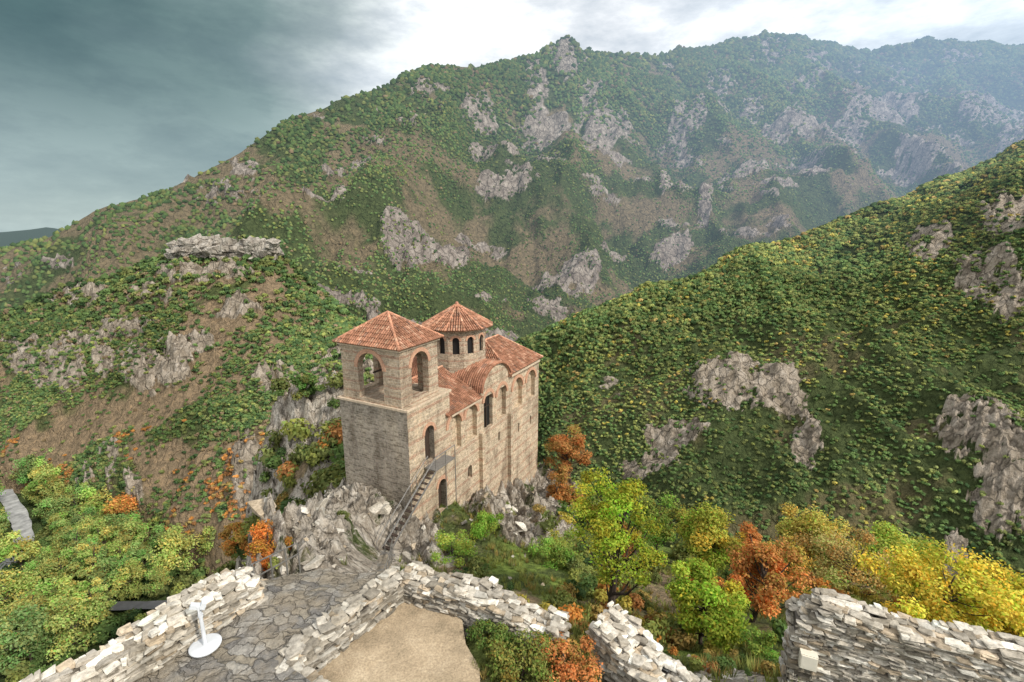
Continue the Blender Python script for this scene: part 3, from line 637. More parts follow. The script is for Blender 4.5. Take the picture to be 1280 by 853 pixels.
for q in ((2.3,5.8,1.1,2.8),(3.6,1.2,1.0,2.6)):
    d_ = panel('door', *q, .45, WOOD); arch_ring('brick_arch', *q, -.05, .05, .25, d_)
for t in (9.3, 14.5):
    mb = MB(); mb.box((t, -.12, -.2), (.45,.4,11.2)); mb.build('pilaster', WALLS, ch, uv=True)
mb = MB(); mb.box((2.175, 3.1, 12.55), (4.15, 5.2, 4.1)); bf = mb.build('belfry', WALLB)
cu = MB(); cu.box((2.175, 3.1, 12.5), (3.15, 4.2, 3.7)); boolean(bf, cu)
cu = MB(); cu.prism(arch(1.85, 3.2), -1, 7, T3(2.2, 0, 10.8)); boolean(bf, cu)
cu = MB(); cu.prism(arch(2.25, 3.3), -6, 6, T3(2.1, 3.1, 10.75, math.pi/2)); boolean(bf, cu)
bf.data.materials.clear(); bf.data.materials.append(WALLB); box_uv(bf.data); bf.parent = ch
arch_ring('brick_arch', 2.2, 10.8, 1.85, 3.2, .45, .54, .28)
arch_ring('brick_arch', 0, 0, 2.25, 3.3, .0, .09, .28, M=T3(.05, 3.1, 10.75, -math.pi/2))
mb = MB(); mb.tube([(.4,3.1,12.6),(3.9,3.1,12.6)], .07, 6); mb.build('belfry_beam', WOOD, ch)
def ring(name, x0, x1, y0, y1, z, h, pr, m=CORN):
    mb = MB(); P = [(x0-pr,y0-pr),(x1+pr,y0-pr),(x1+pr,y1+pr),(x0-pr,y1+pr)]; Q = [(x0,y0),(x1,y0),(x1,y1),(x0,y1)]
    vs = [(x,y,z-h/2) for x,y in P]+[(x,y,z+h/2) for x,y in P]+[(x,y,z-h/2) for x,y in Q]+[(x,y,z+h/2) for x,y in Q]; fs = []
    for i in range(4): j = (i+1)%4; fs += [(i,j,4+j,4+i),(4+i,4+j,12+j,12+i),(8+j,8+i,12+i,12+j),(j,i,8+i,8+j)]
    mb.add(vs, fs); return mb.build(name, m, ch)
ring('cornice', .1, 4.25, .5, 5.7, 14.5, .2, .16); ring('cornice', .0, 4.9, .0, 6.1, 10.44, .16, .12)
mb = MB(); mb.box((7.1,-.07,8.42), (4.3,.2,.2)); mb.build('cornice', CORN, ch)
mb = MB(); mb.box((17.95,-.07,8.92), (6.5,.2,.2)); mb.build('cornice', CORN, ch)
def tcol():
    k = random.random(); b = (.36,.18,.115) if k < .5 else (.3,.15,.097) if k < .8 else (.42,.25,.17) if k < .94 else (.22,.13,.095)
    q = random.uniform(.8, 1.14); return tuple(x*q for x in b)
def tile_plane(mb, poly, sp=.21, tl=.38):
    P = [Vector(p) for p in poly]; ex = (P[1]-P[0]).normalized(); nrm = ex.cross(P[-1]-P[0]).normalized()
    if nrm.z < 0: nrm = -nrm
    ey = nrm.cross(ex)
    if ey.z < 0: ey = -ey
    q = [((p-P[0]).dot(ex), (p-P[0]).dot(ey)) for p in P]
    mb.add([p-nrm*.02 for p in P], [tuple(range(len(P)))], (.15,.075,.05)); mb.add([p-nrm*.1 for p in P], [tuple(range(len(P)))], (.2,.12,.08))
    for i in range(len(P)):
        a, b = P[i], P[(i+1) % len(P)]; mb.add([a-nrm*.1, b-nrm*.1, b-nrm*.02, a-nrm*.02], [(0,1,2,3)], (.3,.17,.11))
    L = max(x for x, y in q); x0 = min(x for x, y in q); n = int((L-x0)/sp)
    for i in range(n+1):
        x = x0+sp*(i+.5); ys = []
        for k in range(len(q)):
            (xa, ya), (xb, yb) = q[k], q[(k+1) % len(q)]
            if (xa-x)*(xb-x) < 0: ys.append(ya+(yb-ya)*(x-xa)/(xb-xa))
        if len(ys) < 2: continue
        ya, yb = min(ys), max(ys); y = ya-.04
        while y < yb-.08:
            ye = min(y+tl, yb); r0, r1 = sp*.37, sp*.3; vs = []
            for (yy, rd, lift) in ((y, r0, .03), (ye+.03, r1, .0)):
                for k in range(5):
                    a = math.pi*k/4; vs.append(P[0]+ex*(x+rd*math.cos(a)+random.uniform(-.01, .01))+ey*yy+nrm*(rd*1.1*math.sin(a)+lift-.01))
            mb.add(vs, [(k, k+1, k+6, k+5) for k in range(4)]+[(0,1,2,3,4)], tcol()); y = ye
def hipline(mb, a, b, r=.11):
    a = Vector(a); b = Vector(b); n = max(1, int((b-a).length/.4))
    for i in range(n): mb.tube([a+(b-a)*(i/n), a+(b-a)*((i+1.08)/n)], [r, r*.85], 7, tuple(x*1.4 for x in tcol()))
A = [(-.25,.15,14.62),(4.6,.15,14.62),(4.6,6.05,14.62),(-.25,6.05,14.62)]; AP = (2.175,3.1,16.55)
mb = MB()
for i in range(4): tile_plane(mb, [A[i], A[(i+1) % 4], AP])
tr = mb.build('tower_roof', TILE, ch, fix=False)
for i in range(4): mb = MB(); hipline(mb, A[i], AP); mb.build('hip_tiles', TILE, tr)
mb = MB(); tile_plane(mb, [(4.3,-.28,8.62),(9.35,-.28,8.62),(9.35,3.8,10.7),(4.3,3.8,10.7)]); tile_plane(mb, [(9.35,7.9,8.62),(4.3,7.9,8.62),(4.3,3.8,10.7),(9.35,3.8,10.7)])
nr_ = mb.build('nave_roof', TILE, ch, fix=False); mb = MB(); hipline(mb, (4.3,3.8,10.74), (9.35,3.8,10.74)); mb.build('ridge_tiles', TILE, nr_)
# the east bay stands a little higher and has a hipped roof of its own
mb = MB(); mb.prism([(-3.4, 8.5), (3.4, 8.5), (3.4, 9.2), (-3.4, 9.2)], .04, 7.56, T3(17.9, 0, 0)); mb.build('east_wall', WALLS, ch, uv=True)
e = [(14.35,-.28,9.22),(21.65,-.28,9.22),(21.65,7.9,9.22),(14.35,7.9,9.22)]; r0, r1 = (16.6,3.8,11.6), (19.3,3.8,11.6)
mb = MB(); tile_plane(mb, [e[0], e[1], r1, r0]); tile_plane(mb, [e[1], e[2], r1]); tile_plane(mb, [e[2], e[3], r0, r1]); tile_plane(mb, [e[3], e[0], r0])
er = mb.build('east_roof', TILE, ch, fix=False)
for a_, b_, nm in ((e[0], r0, 'hip_tiles'), (e[3], r0, 'hip_tiles'), (e[1], r1, 'hip_tiles'), (e[2], r1, 'hip_tiles'), (r0, r1, 'ridge_tiles')): mb = MB(); hipline(mb, a_, b_); mb.build(nm, TILE, er)
cxm, hw = 11.9, 2.45
def garc(hw, rise, z0, n=16): return [(hw*math.cos(math.pi*i/n), z0+rise*math.sin(math.pi*i/n)) for i in range(n+1)]
mb = MB(); mb.prism([(-hw, 8.3), (hw, 8.3)]+garc(hw, 1.8, 8.95), -.02, 7.6, T3(cxm, 0, 0)); mb.build('round_gable', WALLS, ch, uv=True)
mb = MB(); a1, a2 = garc(hw+.02, 1.82, 8.95), garc(hw+.2, 2.0, 8.95)
for i in range(16): mb.prism([a1[i], a2[i], a2[i+1], a1[i+1]], -.16, .0, T3(cxm, 0, 0))
mb.build('gable_moulding', BRICK, ch)
mb = MB(); ar = garc(hw+.22, 2.02, 8.93, 12)
for i in range(12):
    (xa, za), (xb, zb) = ar[i], ar[i+1]
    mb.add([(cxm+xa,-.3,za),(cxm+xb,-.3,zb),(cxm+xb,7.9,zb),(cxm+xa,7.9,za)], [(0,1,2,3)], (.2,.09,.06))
    for k in range(38):
        y = -.2+k*.21; mb.tube([(cxm+xa, y, za), (cxm+xb*1.0, y, zb)], [.084,.07], 6, tcol())
for (xa, za), (xb, zb) in zip(ar[:-1], ar[1:]): mb.add([(cxm+xa,-.3,za),(cxm+xb,-.3,zb),(cxm+xb*.97,-.3,zb-.12),(cxm+xa*.97,-.3,za-.12)], [(0,1,2,3)], (.34,.16,.1))
mb.build('gable_roof', TILE, ch, fix=False)
DC = (12.0, 3.9); nd_ = 12; rd = 2.55
def dodec(r, z0, z1, mb):
    vs = []
    for z in (z0, z1):
        for k in range(nd_): a = 2*math.pi*(k+.5)/nd_; vs.append((DC[0]+r*math.cos(a), DC[1]+r*math.sin(a), z))
    mb.add(vs, [tuple(range(nd_))[::-1], tuple(range(nd_, 2*nd_))]+[(k, (k+1) % nd_, (k+1) % nd_+nd_, k+nd_) for k in range(nd_)])
mb = MB(); dodec(rd, 9.6, 13.9, mb); dr = mb.build('drum', WALLB)
ap = rd*math.cos(math.pi/nd_); cu = MB(); MS = []
for k in range(nd_):
    a = 2*math.pi*k/nd_; M = Matrix.Translation((DC[0]+ap*math.cos(a), DC[1]+ap*math.sin(a), 11.75)) @ Matrix.Rotation(a+math.pi/2, 4, 'Z'); MS.append(M)
    cu.prism(arch(.6, 1.5), -.5, .3, M)
boolean(dr, cu); dr.data.materials.clear(); dr.data.materials.append(WALLB); box_uv(dr.data); dr.parent = ch
for M in MS:
    w_ = panel('window', 0, 0, .6, 1.5, .2, DARK, ch, M); arch_ring('brick_arch', 0, 0, .6, 1.5, -.04, .04, .2, w_, M)
mb = MB(); dodec(rd+.18, 13.75, 13.95, mb); mb.build('cornice', CORN, ch)
mb = MB(); rim = [(DC[0]+3.2*math.cos(2*math.pi*(k+.5)/nd_), DC[1]+3.2*math.sin(2*math.pi*(k+.5)/nd_), 13.95) for k in range(nd_)]; apx = (DC[0], DC[1], 15.8)
for k in range(nd_): tile_plane(mb, [rim[k], rim[(k+1) % nd_], apx])
dr_ = mb.build('drum_roof', TILE, ch, fix=False)
for k in range(nd_): mb = MB(); hipline(mb, rim[k], apx, .09); mb.build('hip_tiles', TILE, dr_)
mb = MB(); mb.tube([(apx[0], apx[1], 15.75), (apx[0], apx[1], 16.0)], [.2,.1], 8, (.4,.2,.14)); mb.build('finial', TILE, dr_)
mb = MB()
prof = [(21.25+1.9*math.cos(a), 3.8+1.9*math.sin(a)) for a in [(-.5+i/10)*math.pi for i in range(11)]]
vs = [(x, y, -6) for x, y in prof]+[(x, y, 7) for x, y in prof]+[(21.25,3.8,8.4)]
mb.add(vs, [(i, i+1, i+12, i+11) for i in range(10)]+[(i+11, i+12, 22) for i in range(10)]); mb.build('apse', WALLS, ch, uv=True)

# staircase
fx, fz, tx, tz, y0, y1 = -3.9, 2.3, 1.5, 5.7, -1.05, -.4
st = empty('metal_staircase', (O.x+E.x*fx+NN.x*y0, O.y+E.y*fx+NN.y*y0, ZB+fz), ANG, 'narrow dark staircase with handrails climbing to the upper church door', 'stairs')
W2 = y1-y0
for yy in (0, W2):
    mb = MB(); mb.add([(0,yy-.03,-.1),(tx-fx,yy-.03,tz-fz-.1),(tx-fx,yy-.03,tz-fz+.04),(0,yy-.03,.04),(0,yy+.03,-.1),(tx-fx,yy+.03,tz-fz-.1),(tx-fx,yy+.03,tz-fz+.04),(0,yy+.03,.04)], [(0,1,2,3),(7,6,5,4),(0,4,5,1),(1,5,6,2),(2,6,7,3),(3,7,4,0)]); mb.build('stringer', METAL, st)
    for hgt, rad in ((1.0, .032),):
        mb = MB(); mb.tube([(0,yy,hgt),(tx-fx,yy,tz-fz+hgt)]+([(tx-fx+2.4,yy,tz-fz+hgt)] if yy == 0 else []), rad, 6); mb.build('handrail', METAL, st)
    for i in range(5):
        x = (tx-fx)*i/4; mb = MB(); mb.tube([(x,yy,x/(tx-fx)*(tz-fz)-.1),(x,yy,x/(tx-fx)*(tz-fz)+1.0)], .024, 6); mb.build('post', METAL, st)
for x in (1.2, 2.4):
    mb = MB(); mb.tube([(tx-fx+x,0,tz-fz-3.6),(tx-fx+x,0,tz-fz+1.0)], .035, 6); mb.build('post', METAL, st)
for i in range(15):
    x = (tx-fx)*(i+.5)/15; mb = MB(); mb.box((x, W2/2, x/(tx-fx)*(tz-fz)), (.22, W2-.07, .04)); mb.build('step', WOOD, st)
mb = MB(); mb.box((tx-fx+1.2, W2/2+.16, tz-fz-.02), (2.4, W2+.36, .07)); mb.build('landing', METAL, st)

# ---------------------------------------------------------------- small things on the terrace
pb = PZ(257, 808, -8.48)
po = empty('viewer_post', (pb.x, pb.y, -8.48), .5, 'white metal post on a round base plate standing on the flagstones', 'post')
def lathe(mb, prof, n=28):
    vs = []
    for rr_, z in prof:
        for k in range(n): a = 2*math.pi*k/n; vs.append((rr_*math.cos(a), rr_*math.sin(a), z))
    fs = [(i*n+k, i*n+(k+1) % n, (i+1)*n+(k+1) % n, (i+1)*n+k) for i in range(len(prof)-1) for k in range(n)]
    mb.add(vs, fs+[tuple(range(n))[::-1], tuple((len(prof)-1)*n+k for k in range(n))])
mb = MB(); lathe(mb, [(.29,0),(.3,.02),(.3,.04),(.28,.05),(.06,.055)]); mb.build('base_plate', WHITEM, po)
mb = MB(); lathe(mb, [(.042,.055),(.038,.4),(.034,.72),(.048,.73),(.048,.79)], 16); mb.build('pole', WHITEM, po)
mb = MB(); mb.box((0,0,.83), (.06,.11,.09)); mb.box((-.01,.065,.93), (.03,.02,.17)); mb.box((-.01,-.065,.93), (.03,.02,.17)); mb.build('bracket', WHITEM, po)
mb = MB(); M = Matrix.Rotation(.45, 3, 'Y'); mb.box((-.02,0,.99), (.28,.12,.08), M=M); mb.box((.07,0,1.0), (.08,.15,.13), M=M); mb.build('tilted_head', WHITEM, po)
fl = PZ(1008, 836, -9.75)
fo = empty('floodlight', (fl.x, fl.y, fl.z), -.4, 'cream boxy floodlight at the left foot of the long dry stone wall', 'lamp')
CREAM = plain('cream_paint', (.7,.65,.54), .5, 0, .08)
mb = MB(); mb.box((0,0,.26), (.34,.22,.38)); mb.box((0,-.12,.26), (.3,.02,.33)); mb.build('housing', CREAM, fo)
mb = MB(); mb.box((0,0,.03), (.1,.1,.08)); mb.build('foot', METAL, fo)
def railing(label, P, hgt=.9, n=4):
    P = [Vector(p) for p in P]; ro = empty('metal_railing', P[0], 0, label, 'railing'); Q = []
    for a, b in zip(P[:-1], P[1:]): Q += [a.lerp(b, i/n)-P[0] for i in range(n)]
    Q.append(P[-1]-P[0])
    for q in Q: mb = MB(); mb.tube([(q.x, q.y, q.z-1.1), (q.x, q.y, q.z+hgt)], .025, 6); mb.build('post', METAL, ro)
    for zz in (hgt, hgt*.55): mb = MB(); mb.tube([(q.x, q.y, q.z+zz) for q in Q], .022, 6); mb.build('rail', METAL, ro)
a, b = PZ(316, 712, -8.3), PY(372, 684, 14.2)
railing('thin metal handrail beyond the end of the pale parapet', [(a.x, a.y, a.z-.75), (b.x, b.y, b.z-.75)], n=3)
railing('thin handrail along the stone path below the staircase', [(x+.75, y, z) for x, y, z in PATH[3:]], n=2)

# ---------------------------------------------------------------- trees
def gen_tree(seed, H, Rr, ncl, nlf, leaf, th=.25, cl=.34, trunk=.022):
    r = np.random.default_rng(seed); mb = MB(); tp = []; x = y = 0
    for i in range(7):
        t = i/6; tp.append(Vector((x, y, H*.8*t-.3*(i == 0)))); x += r.normal()*.035*H*.6; y += r.normal()*.035*H*.6
    mb.tube(tp, [H*trunk*(1-.8*i/6)+.01 for i in range(7)], 7)
    cz = H*(th+(1-th)*.5); rz = H*(1-th)*.5; Cs = []
    for i in range(ncl):
        d = r.normal(size=3); d /= np.linalg.norm(d); k = r.uniform(.3, 1.0)
        c = Vector((Rr*d[0]*k, Rr*d[1]*k, cz+rz*d[2]*k)); w = max(.35, 1-max(0, (c.z-cz)/rz)**2*.5); c.x *= w; c.y *= w; Cs.append(c)
        zt = max(.12*H, c.z-.3*H*r.uniform(.5, 1)); f = min(5.99, zt/(H*.8)*6); q = tp[int(f)].lerp(tp[int(f)+1], f-int(f))
        mid = q.lerp(c, .5)+Vector((0, 0, -.05*H)); mb.tube([q, mid, c], [H*trunk*.45*(1-.5*zt/H), H*trunk*.27, .012], 5)
    k = r.integers(0, ncl, nlf); C = np.array([c[:] for c in Cs]); cr = Rr*cl*r.uniform(.6, 1.25, ncl); cs = r.uniform(.7, 1.28, ncl); ch_ = r.normal(size=ncl)*.1
    d = r.normal(size=(nlf, 3)); d /= np.linalg.norm(d, axis=1)[:, None]
    P = C[k]+d*(cr[k]*(r.uniform(.1, 1.0, nlf)**.7+.25*r.random(nlf)**4))[:, None]*np.array([1, 1, .75])
    nr = d*.6+r.normal(size=(nlf, 3))*.5+np.array([0, 0, .6]); nr /= np.linalg.norm(nr, axis=1)[:, None]
    t = np.cross(nr, r.normal(size=(nlf, 3))); t /= np.linalg.norm(t, axis=1)[:, None]; b = np.cross(nr, t); s = (leaf*r.uniform(.6, 1.3, nlf))[:, None]
    V = np.stack([P-t*s, P-b*s*.55, P+t*s, P+b*s*.55], 1).reshape(-1, 3)
    sh = (cs[k]*r.uniform(.75, 1.25, nlf))[:, None]; hu = r.normal(size=(nlf, 1))*.13+ch_[k][:, None]
    S = np.repeat(np.concatenate([sh*(1+hu), sh*(1-.4*hu), sh*(1-abs(hu))], 1), 4, 0)
    return mb.mesh('trunk', BARK), np_mesh('crown', V, np.arange(4*nlf).reshape(nlf, 4), S, LEAF)
def plant(name, meshes, loc, col, label, cat, group=None, sc=1.0, rz=0):
    o = empty(name, loc, rz, label, cat, group); o.scale = (sc,)*3
    t = link('trunk', meshes[0], o); c = link('crown', meshes[1], o); c.color = tuple(col)+(1,); return o
def base(u, v, Y):
    q = PY(u, v, Y); return (q.x, q.y, float(hz(q.x, q.y)[0])-.05)
BR = 1.4
def near(u, v, Y, H, Rr, seed, col, name, label, cat, ncl=28, nlf=6000, leaf=.13, th=.2, cl=.34, trunk=.022):
    return plant(name, gen_tree(seed, H, Rr, int(ncl*1.3), int(nlf*2.1), leaf*.62, th, cl*.9, trunk), base(u, v, Y), tuple(min(.75, x*BR) for x in col), label, cat)
def onridge(u, v, Hp, Rp, *a, **k):    # Hp, Rp: height and radius in photo pixels
    Y = hit(u, v) or 60; q = PY(u, v, Y); m_ = (Y*CP-q.z*SP)/F; near(u, v, Y, Hp*m_, Rp*m_, *a, leaf=2.4*m_, **k)
near(765, 760, 21, 8.0, 2.9, 101, (.22,.255,.035), 'leafy_tree', 'airy yellow green tree with dark forked trunk right of the church', 'tree', 38, 5400, .12, .3, .22, .026)
near(876, 800, 17, 4.0, 1.8, 102, (.22,.27,.04), 'leafy_tree', 'rounded lime green tree between the green and orange trees', 'tree', 26, 5600, .12, .1, .3)
near(935, 800, 20, 5.0, 2.1, 103, (.38,.18,.065), 'autumn_tree', 'orange autumn tree with dark trunk left of the long wall', 'tree', 24, 4600, .13, .22, .28, .026)
near(1165, 810, 18.5, 3.9, 3.0, 104, (.42,.37,.06), 'autumn_tree', 'broad golden yellow tree behind the long dry stone wall', 'tree', 32, 8500, .13, .05, .3)
near(1262, 810, 19.5, 3.6, 2.8, 105, (.4,.36,.06), 'autumn_tree', 'second yellow tree at the right edge behind the wall', 'tree', 28, 7000, .13, .05, .3)
near(1050, 780, 25, 4.6, 2.6, 106, (.27,.22,.09), 'autumn_tree', 'thin dull brownish tree between the orange and yellow trees', 'tree', 22, 3600, .12, .15)
near(880, 730, 31, 6.0, 2.7, 107, (.26,.26,.05), 'autumn_tree', 'olive yellow tree behind the lime green tree', 'tree', 26, 6000, .16, .12)
near(1000, 740, 32, 5.6, 3.0, 108, (.29,.25,.065), 'autumn_tree', 'ochre tree behind the orange tree', 'tree', 26, 6000, .16, .12)
near(1120, 720, 31, 5.5, 3.0, 109, (.24,.28,.06), 'leafy_tree', 'yellow green tree behind the broad golden tree', 'tree', 26, 6000, .16, .12)
near(1225, 720, 33, 6.0, 3.2, 110, (.22,.26,.06), 'leafy_tree', 'yellow green tree near the right edge beyond the yellow trees', 'tree', 26, 6000, .16, .12)
near(820, 700, 36, 5.5, 2.6, 111, (.16,.2,.05), 'leafy_tree', 'mid green tree just right of the airy yellow green tree', 'tree', 26, 5000, .16, .15)
near(714, 600, 49, 7.0, 2.5, 112, (.29,.15,.06), 'autumn_shrub', 'tall rust brown shrub beside the east end of the church', 'shrub', 26, 5600, .17, .05)
near(700, 640, 44, 4.5, 2.0, 125, (.28,.16,.06), 'autumn_shrub', 'smaller rust shrub in front of the tall one by the church end', 'shrub', 20, 3800, .16, .05)
near(742, 630, 48, 3.8, 2.2, 113, (.15,.2,.045), 'leafy_shrub', 'green shrub right of the rust shrubs at the church end', 'shrub', 16, 2500, .2, .05)
near(605, 690, 31, 2.0, 1.7, 114, (.18,.25,.05), 'leafy_shrub', 'bright green shrub on the rocks below the church door', 'shrub', 18, 3500, .11, .02)
near(565, 702, 27, 1.5, 1.4, 115, (.2,.28,.06), 'leafy_shrub', 'low fresh green shrub right of the stair foot', 'shrub', 14, 2500, .1, .02)
near(628, 750, 10.3, .75, .8, 116, (.07,.11,.03), 'leafy_shrub', 'dark green shrub in front of the low ruined wall', 'shrub', 16, 2600, .06, .02)
near(585, 768, 10.2, .5, .5, 117, (.1,.135,.035), 'leafy_shrub', 'small green shrub at the far edge of the sandy floor', 'shrub', 12, 1600, .055, .02)
near(705, 825, 8.6, .95, .8, 118, (.33,.155,.06), 'autumn_shrub', 'orange red shrub left of the broken wall end', 'shrub', 16, 2200, .055, .02)
near(655, 835, 8.4, .75, .9, 119, (.13,.14,.04), 'leafy_shrub', 'olive green shrub at the bottom edge beside the sandy floor', 'shrub', 16, 2400, .055, .02)
near(618, 805, 9.3, .5, .55, 126, (.1,.14,.04), 'leafy_shrub', 'low green shrub midway along the right edge of the sandy floor', 'shrub', 14, 1900, .05, .02)
near(680, 785, 9.5, .7, .8, 127, (.12,.16,.045), 'leafy_shrub', 'mid green shrub under the right end of the low ruined wall', 'shrub', 14, 2200, .055, .02)
onridge(275, 712, 56, 34, 120, (.42,.17,.045), 'autumn_shrub', 'vivid orange shrub below the crag, left of the red orange one', 'shrub', 22, 3800, th=.03)
onridge(335, 706, 54, 30, 121, (.38,.155,.045), 'autumn_shrub', 'red orange shrub hard against the crag beyond the parapet', 'shrub', 20, 3400, th=.03)
onridge(308, 690, 40, 26, 128, (.34,.19,.06), 'autumn_shrub', 'amber shrub behind the two orange shrubs under the crag', 'shrub', 18, 3000, th=.03)
onridge(240, 690, 46, 34, 129, (.17,.22,.06), 'leafy_shrub', 'green bush left of the orange shrubs under the crag', 'shrub', 18, 3000, th=.03)
onridge(385, 505, 34, 20, 122, (.09,.13,.045), 'leafy_shrub', 'dark green shrub on the rock knoll left of the belfry', 'shrub', 14, 2200, th=.05)
near(950, 815, 14.5, 1.4, .9, 123, (.14,.2,.045), 'leafy_shrub', 'green weeds left of the floodlight by the long wall', 'shrub', 14, 2200, .07, .02)
near(700, 690, 29, 2.0, 1.8, 124, (.17,.23,.055), 'leafy_shrub', 'pale green shrub left of the airy tree', 'shrub', 16, 3000, .11, .02)
# trees on the valley floor at left
VT = [gen_tree(200+i, 11.5, 4.1+.3*i, 18, 4200, .29, .1, .44) for i in range(4)]
CON = [gen_tree(210+i, 13.5, 3.1, 20, 3200, .28, .1, .44) for i in range(2)]
riv = [(-70,555),(-30,575),(-4,600),(14,628),(28,655),(30,680),(12,705),(-20,725)]; rivw = [PZ(u, v, -97.5) for u, v in riv]
road = [(-60,722),(0,736),(45,748),(110,758),(190,756),(300,750)]; roadw = [PZ(u, v, -97.3) for u, v in road]
def dline(q, pl):
    m = 1e9
    for a, b in zip(pl[:-1], pl[1:]):
        d = b-a; t = max(0, min(1, (q-a).dot(d)/d.length_squared)); m = min(m, (q-a-d*t).length)
    return m
rr = random.Random(11); pos = []; tries = 0
while len(pos) < 110 and tries < 9000:
    tries += 1; u, v = rr.uniform(-30, 300), rr.uniform(590, 850); q = PZ(u, v, -98)
    if v > 850-.6*max(0, u-30): continue
    if dline(q, rivw) < 6.0 or dline(q, roadw) < 3.6: continue
    if u < 60 and 690 < v < 722 and rr.random() < .75: continue
    if any((q-w).length < 6.0 for w in pos): continue
    pos.append(q)
for i, q in enumerate(pos):
    k = rr.random(); ms = VT[rr.randrange(4)] if k < .8 else CON[rr.randrange(2)]
    col = rr.choice([(.23,.31,.115),(.27,.35,.12),(.32,.37,.125),(.19,.27,.11),(.35,.39,.125)]); f = rr.uniform(.85, 1.2); col = tuple(x*f for x in col)
    plant('valley_tree', ms, (q.x, q.y, -98), col, 'one of the green trees crowding the valley floor below the parapet', 'tree', 'trees of the valley floor wood', rr.uniform(.75, 1.3), rr.uniform(0, 6.28))
qo = PZ(155, 668, -97); plant('autumn_tree', VT[1], (qo.x, qo.y, -98), (.54,.27,.09), 'large orange tree among the green trees of the valley floor', 'tree', None, 1.45, 1)
def strip(name, pl, w, z, m, label, cat):
    mb = MB(); vs = []; pts = []
    for a, b in zip(pl[:-1], pl[1:]): pts += [a.lerp(b, i/6) for i in range(6)]
    pts.append(pl[-1]); pts = [Vector((p.x, p.y, 0)) for p in pts]
    for _ in range(3): pts = [pts[0]]+[(pts[i-1]+pts[i]*2+pts[i+1])/4 for i in range(1, len(pts)-1)]+[pts[-1]]
    for i, p in enumerate(pts):
        d = (pts[min(i+1, len(pts)-1)]-pts[max(i-1, 0)]).normalized(); nn = Vector((-d.y, d.x, 0)); k = w*(.8+.4*float(vnoise(i*.7, 3.3, 4)))
        vs += [(p.x+nn.x*k, p.y+nn.y*k, z), (p.x-nn.x*k, p.y-nn.y*k, z)]
    mb.add(vs, [(2*i, 2*i+1, 2*i+3, 2*i+2) for i in range(len(pts)-1)]); o = mb.build(name, m); tag(o, label, cat, None, 'structure')
strip('river', rivw, 2.4, -97.6, plain('river_gravel', (.3,.3,.295), .6, 0, .5, .35), 'pale stony river bed winding through the valley wood', 'river')
strip('road', roadw, 1.5, -97.4, plain('asphalt', (.09,.09,.092), .8, 0, .25, .5), 'dark road crossing the valley floor at the far left', 'road')
# undergrowth on the near ridge and valley floor
r = np.random.default_rng(9); n0 = 10500
x = np.where(r.random(n0) < .5, r.uniform(-60, -12, n0), r.uniform(-12, 60, n0)); y = 10+r.random(n0)**1.3*80; z = hz(x, y); gm = rockmask(x, y)
t = (x-O.x)*E.x+(y-O.y)*E.y; s = (x-O.x)*NN.x+(y-O.y)*NN.y
terr = (x > -10) & (x < 2.2) & (y < 12.5)
keep = (r.random(n0) > gm*1.25) & ~((t > -1) & (t < 22.5) & (s > -1.6) & (s < 8.5)) & ~terr & ((fbm(x/5, y/5, 3, 66) > .4) | (x < -18)) & ~((np.abs(x+6) < 3) & (y < 28)) & (pathdist(x, y) > 1.3)
x, y, z = x[keep], y[keep], z[keep]; n = len(x); sz = r.uniform(.25, .75, n)*(1+sstep(22, 50, y)*1.3+.5*(x < -16))
sz = np.where(y < 16, sz*.55, sz)
hue = fbm(x/6, y/6, 3, 71); c = pick(n, r, ['green','olive','lime','dark'], [3,3,2.6,.6]); c2 = pick(n, r, ['orange','ochre','yellow','rust'], [1.6,2,1.5,1.4]); c = np.where((r.random(n) < sstep(.5, .68, hue)*np.where((x < -14) & (y > 40), .2, .7))[:, None], c2, c)*r.uniform(.85, 1.3, (n, 1))
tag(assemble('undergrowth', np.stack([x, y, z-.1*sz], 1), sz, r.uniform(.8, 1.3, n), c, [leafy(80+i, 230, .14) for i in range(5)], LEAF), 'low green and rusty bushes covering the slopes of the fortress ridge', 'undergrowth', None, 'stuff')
n = 5500; x = r.uniform(-260, 0, n); y = r.uniform(40, 230, n); z = np.full(n, -98.5); k = np.array([dline(Vector((a, b, -97.5)), rivw) > 4.6 and dline(Vector((a, b, -97.3)), roadw) > 3.0 for a, b in zip(x, y)])
x, y, z = x[k], y[k], z[k]; n = len(x)
tag(assemble('valley_scrub', np.stack([x, y, z], 1), r.uniform(1.3, 3, n), r.uniform(.8, 1.3, n), pick(n, r, ['green','olive','dark','lime'], [3,3,.6,1.5])*r.uniform(1.1, 1.5, (n, 1)), [leafy(60+i, 240, .15) for i in range(4)], LEAF), 'green scrub filling the valley floor between the trees', 'undergrowth', None, 'stuff')
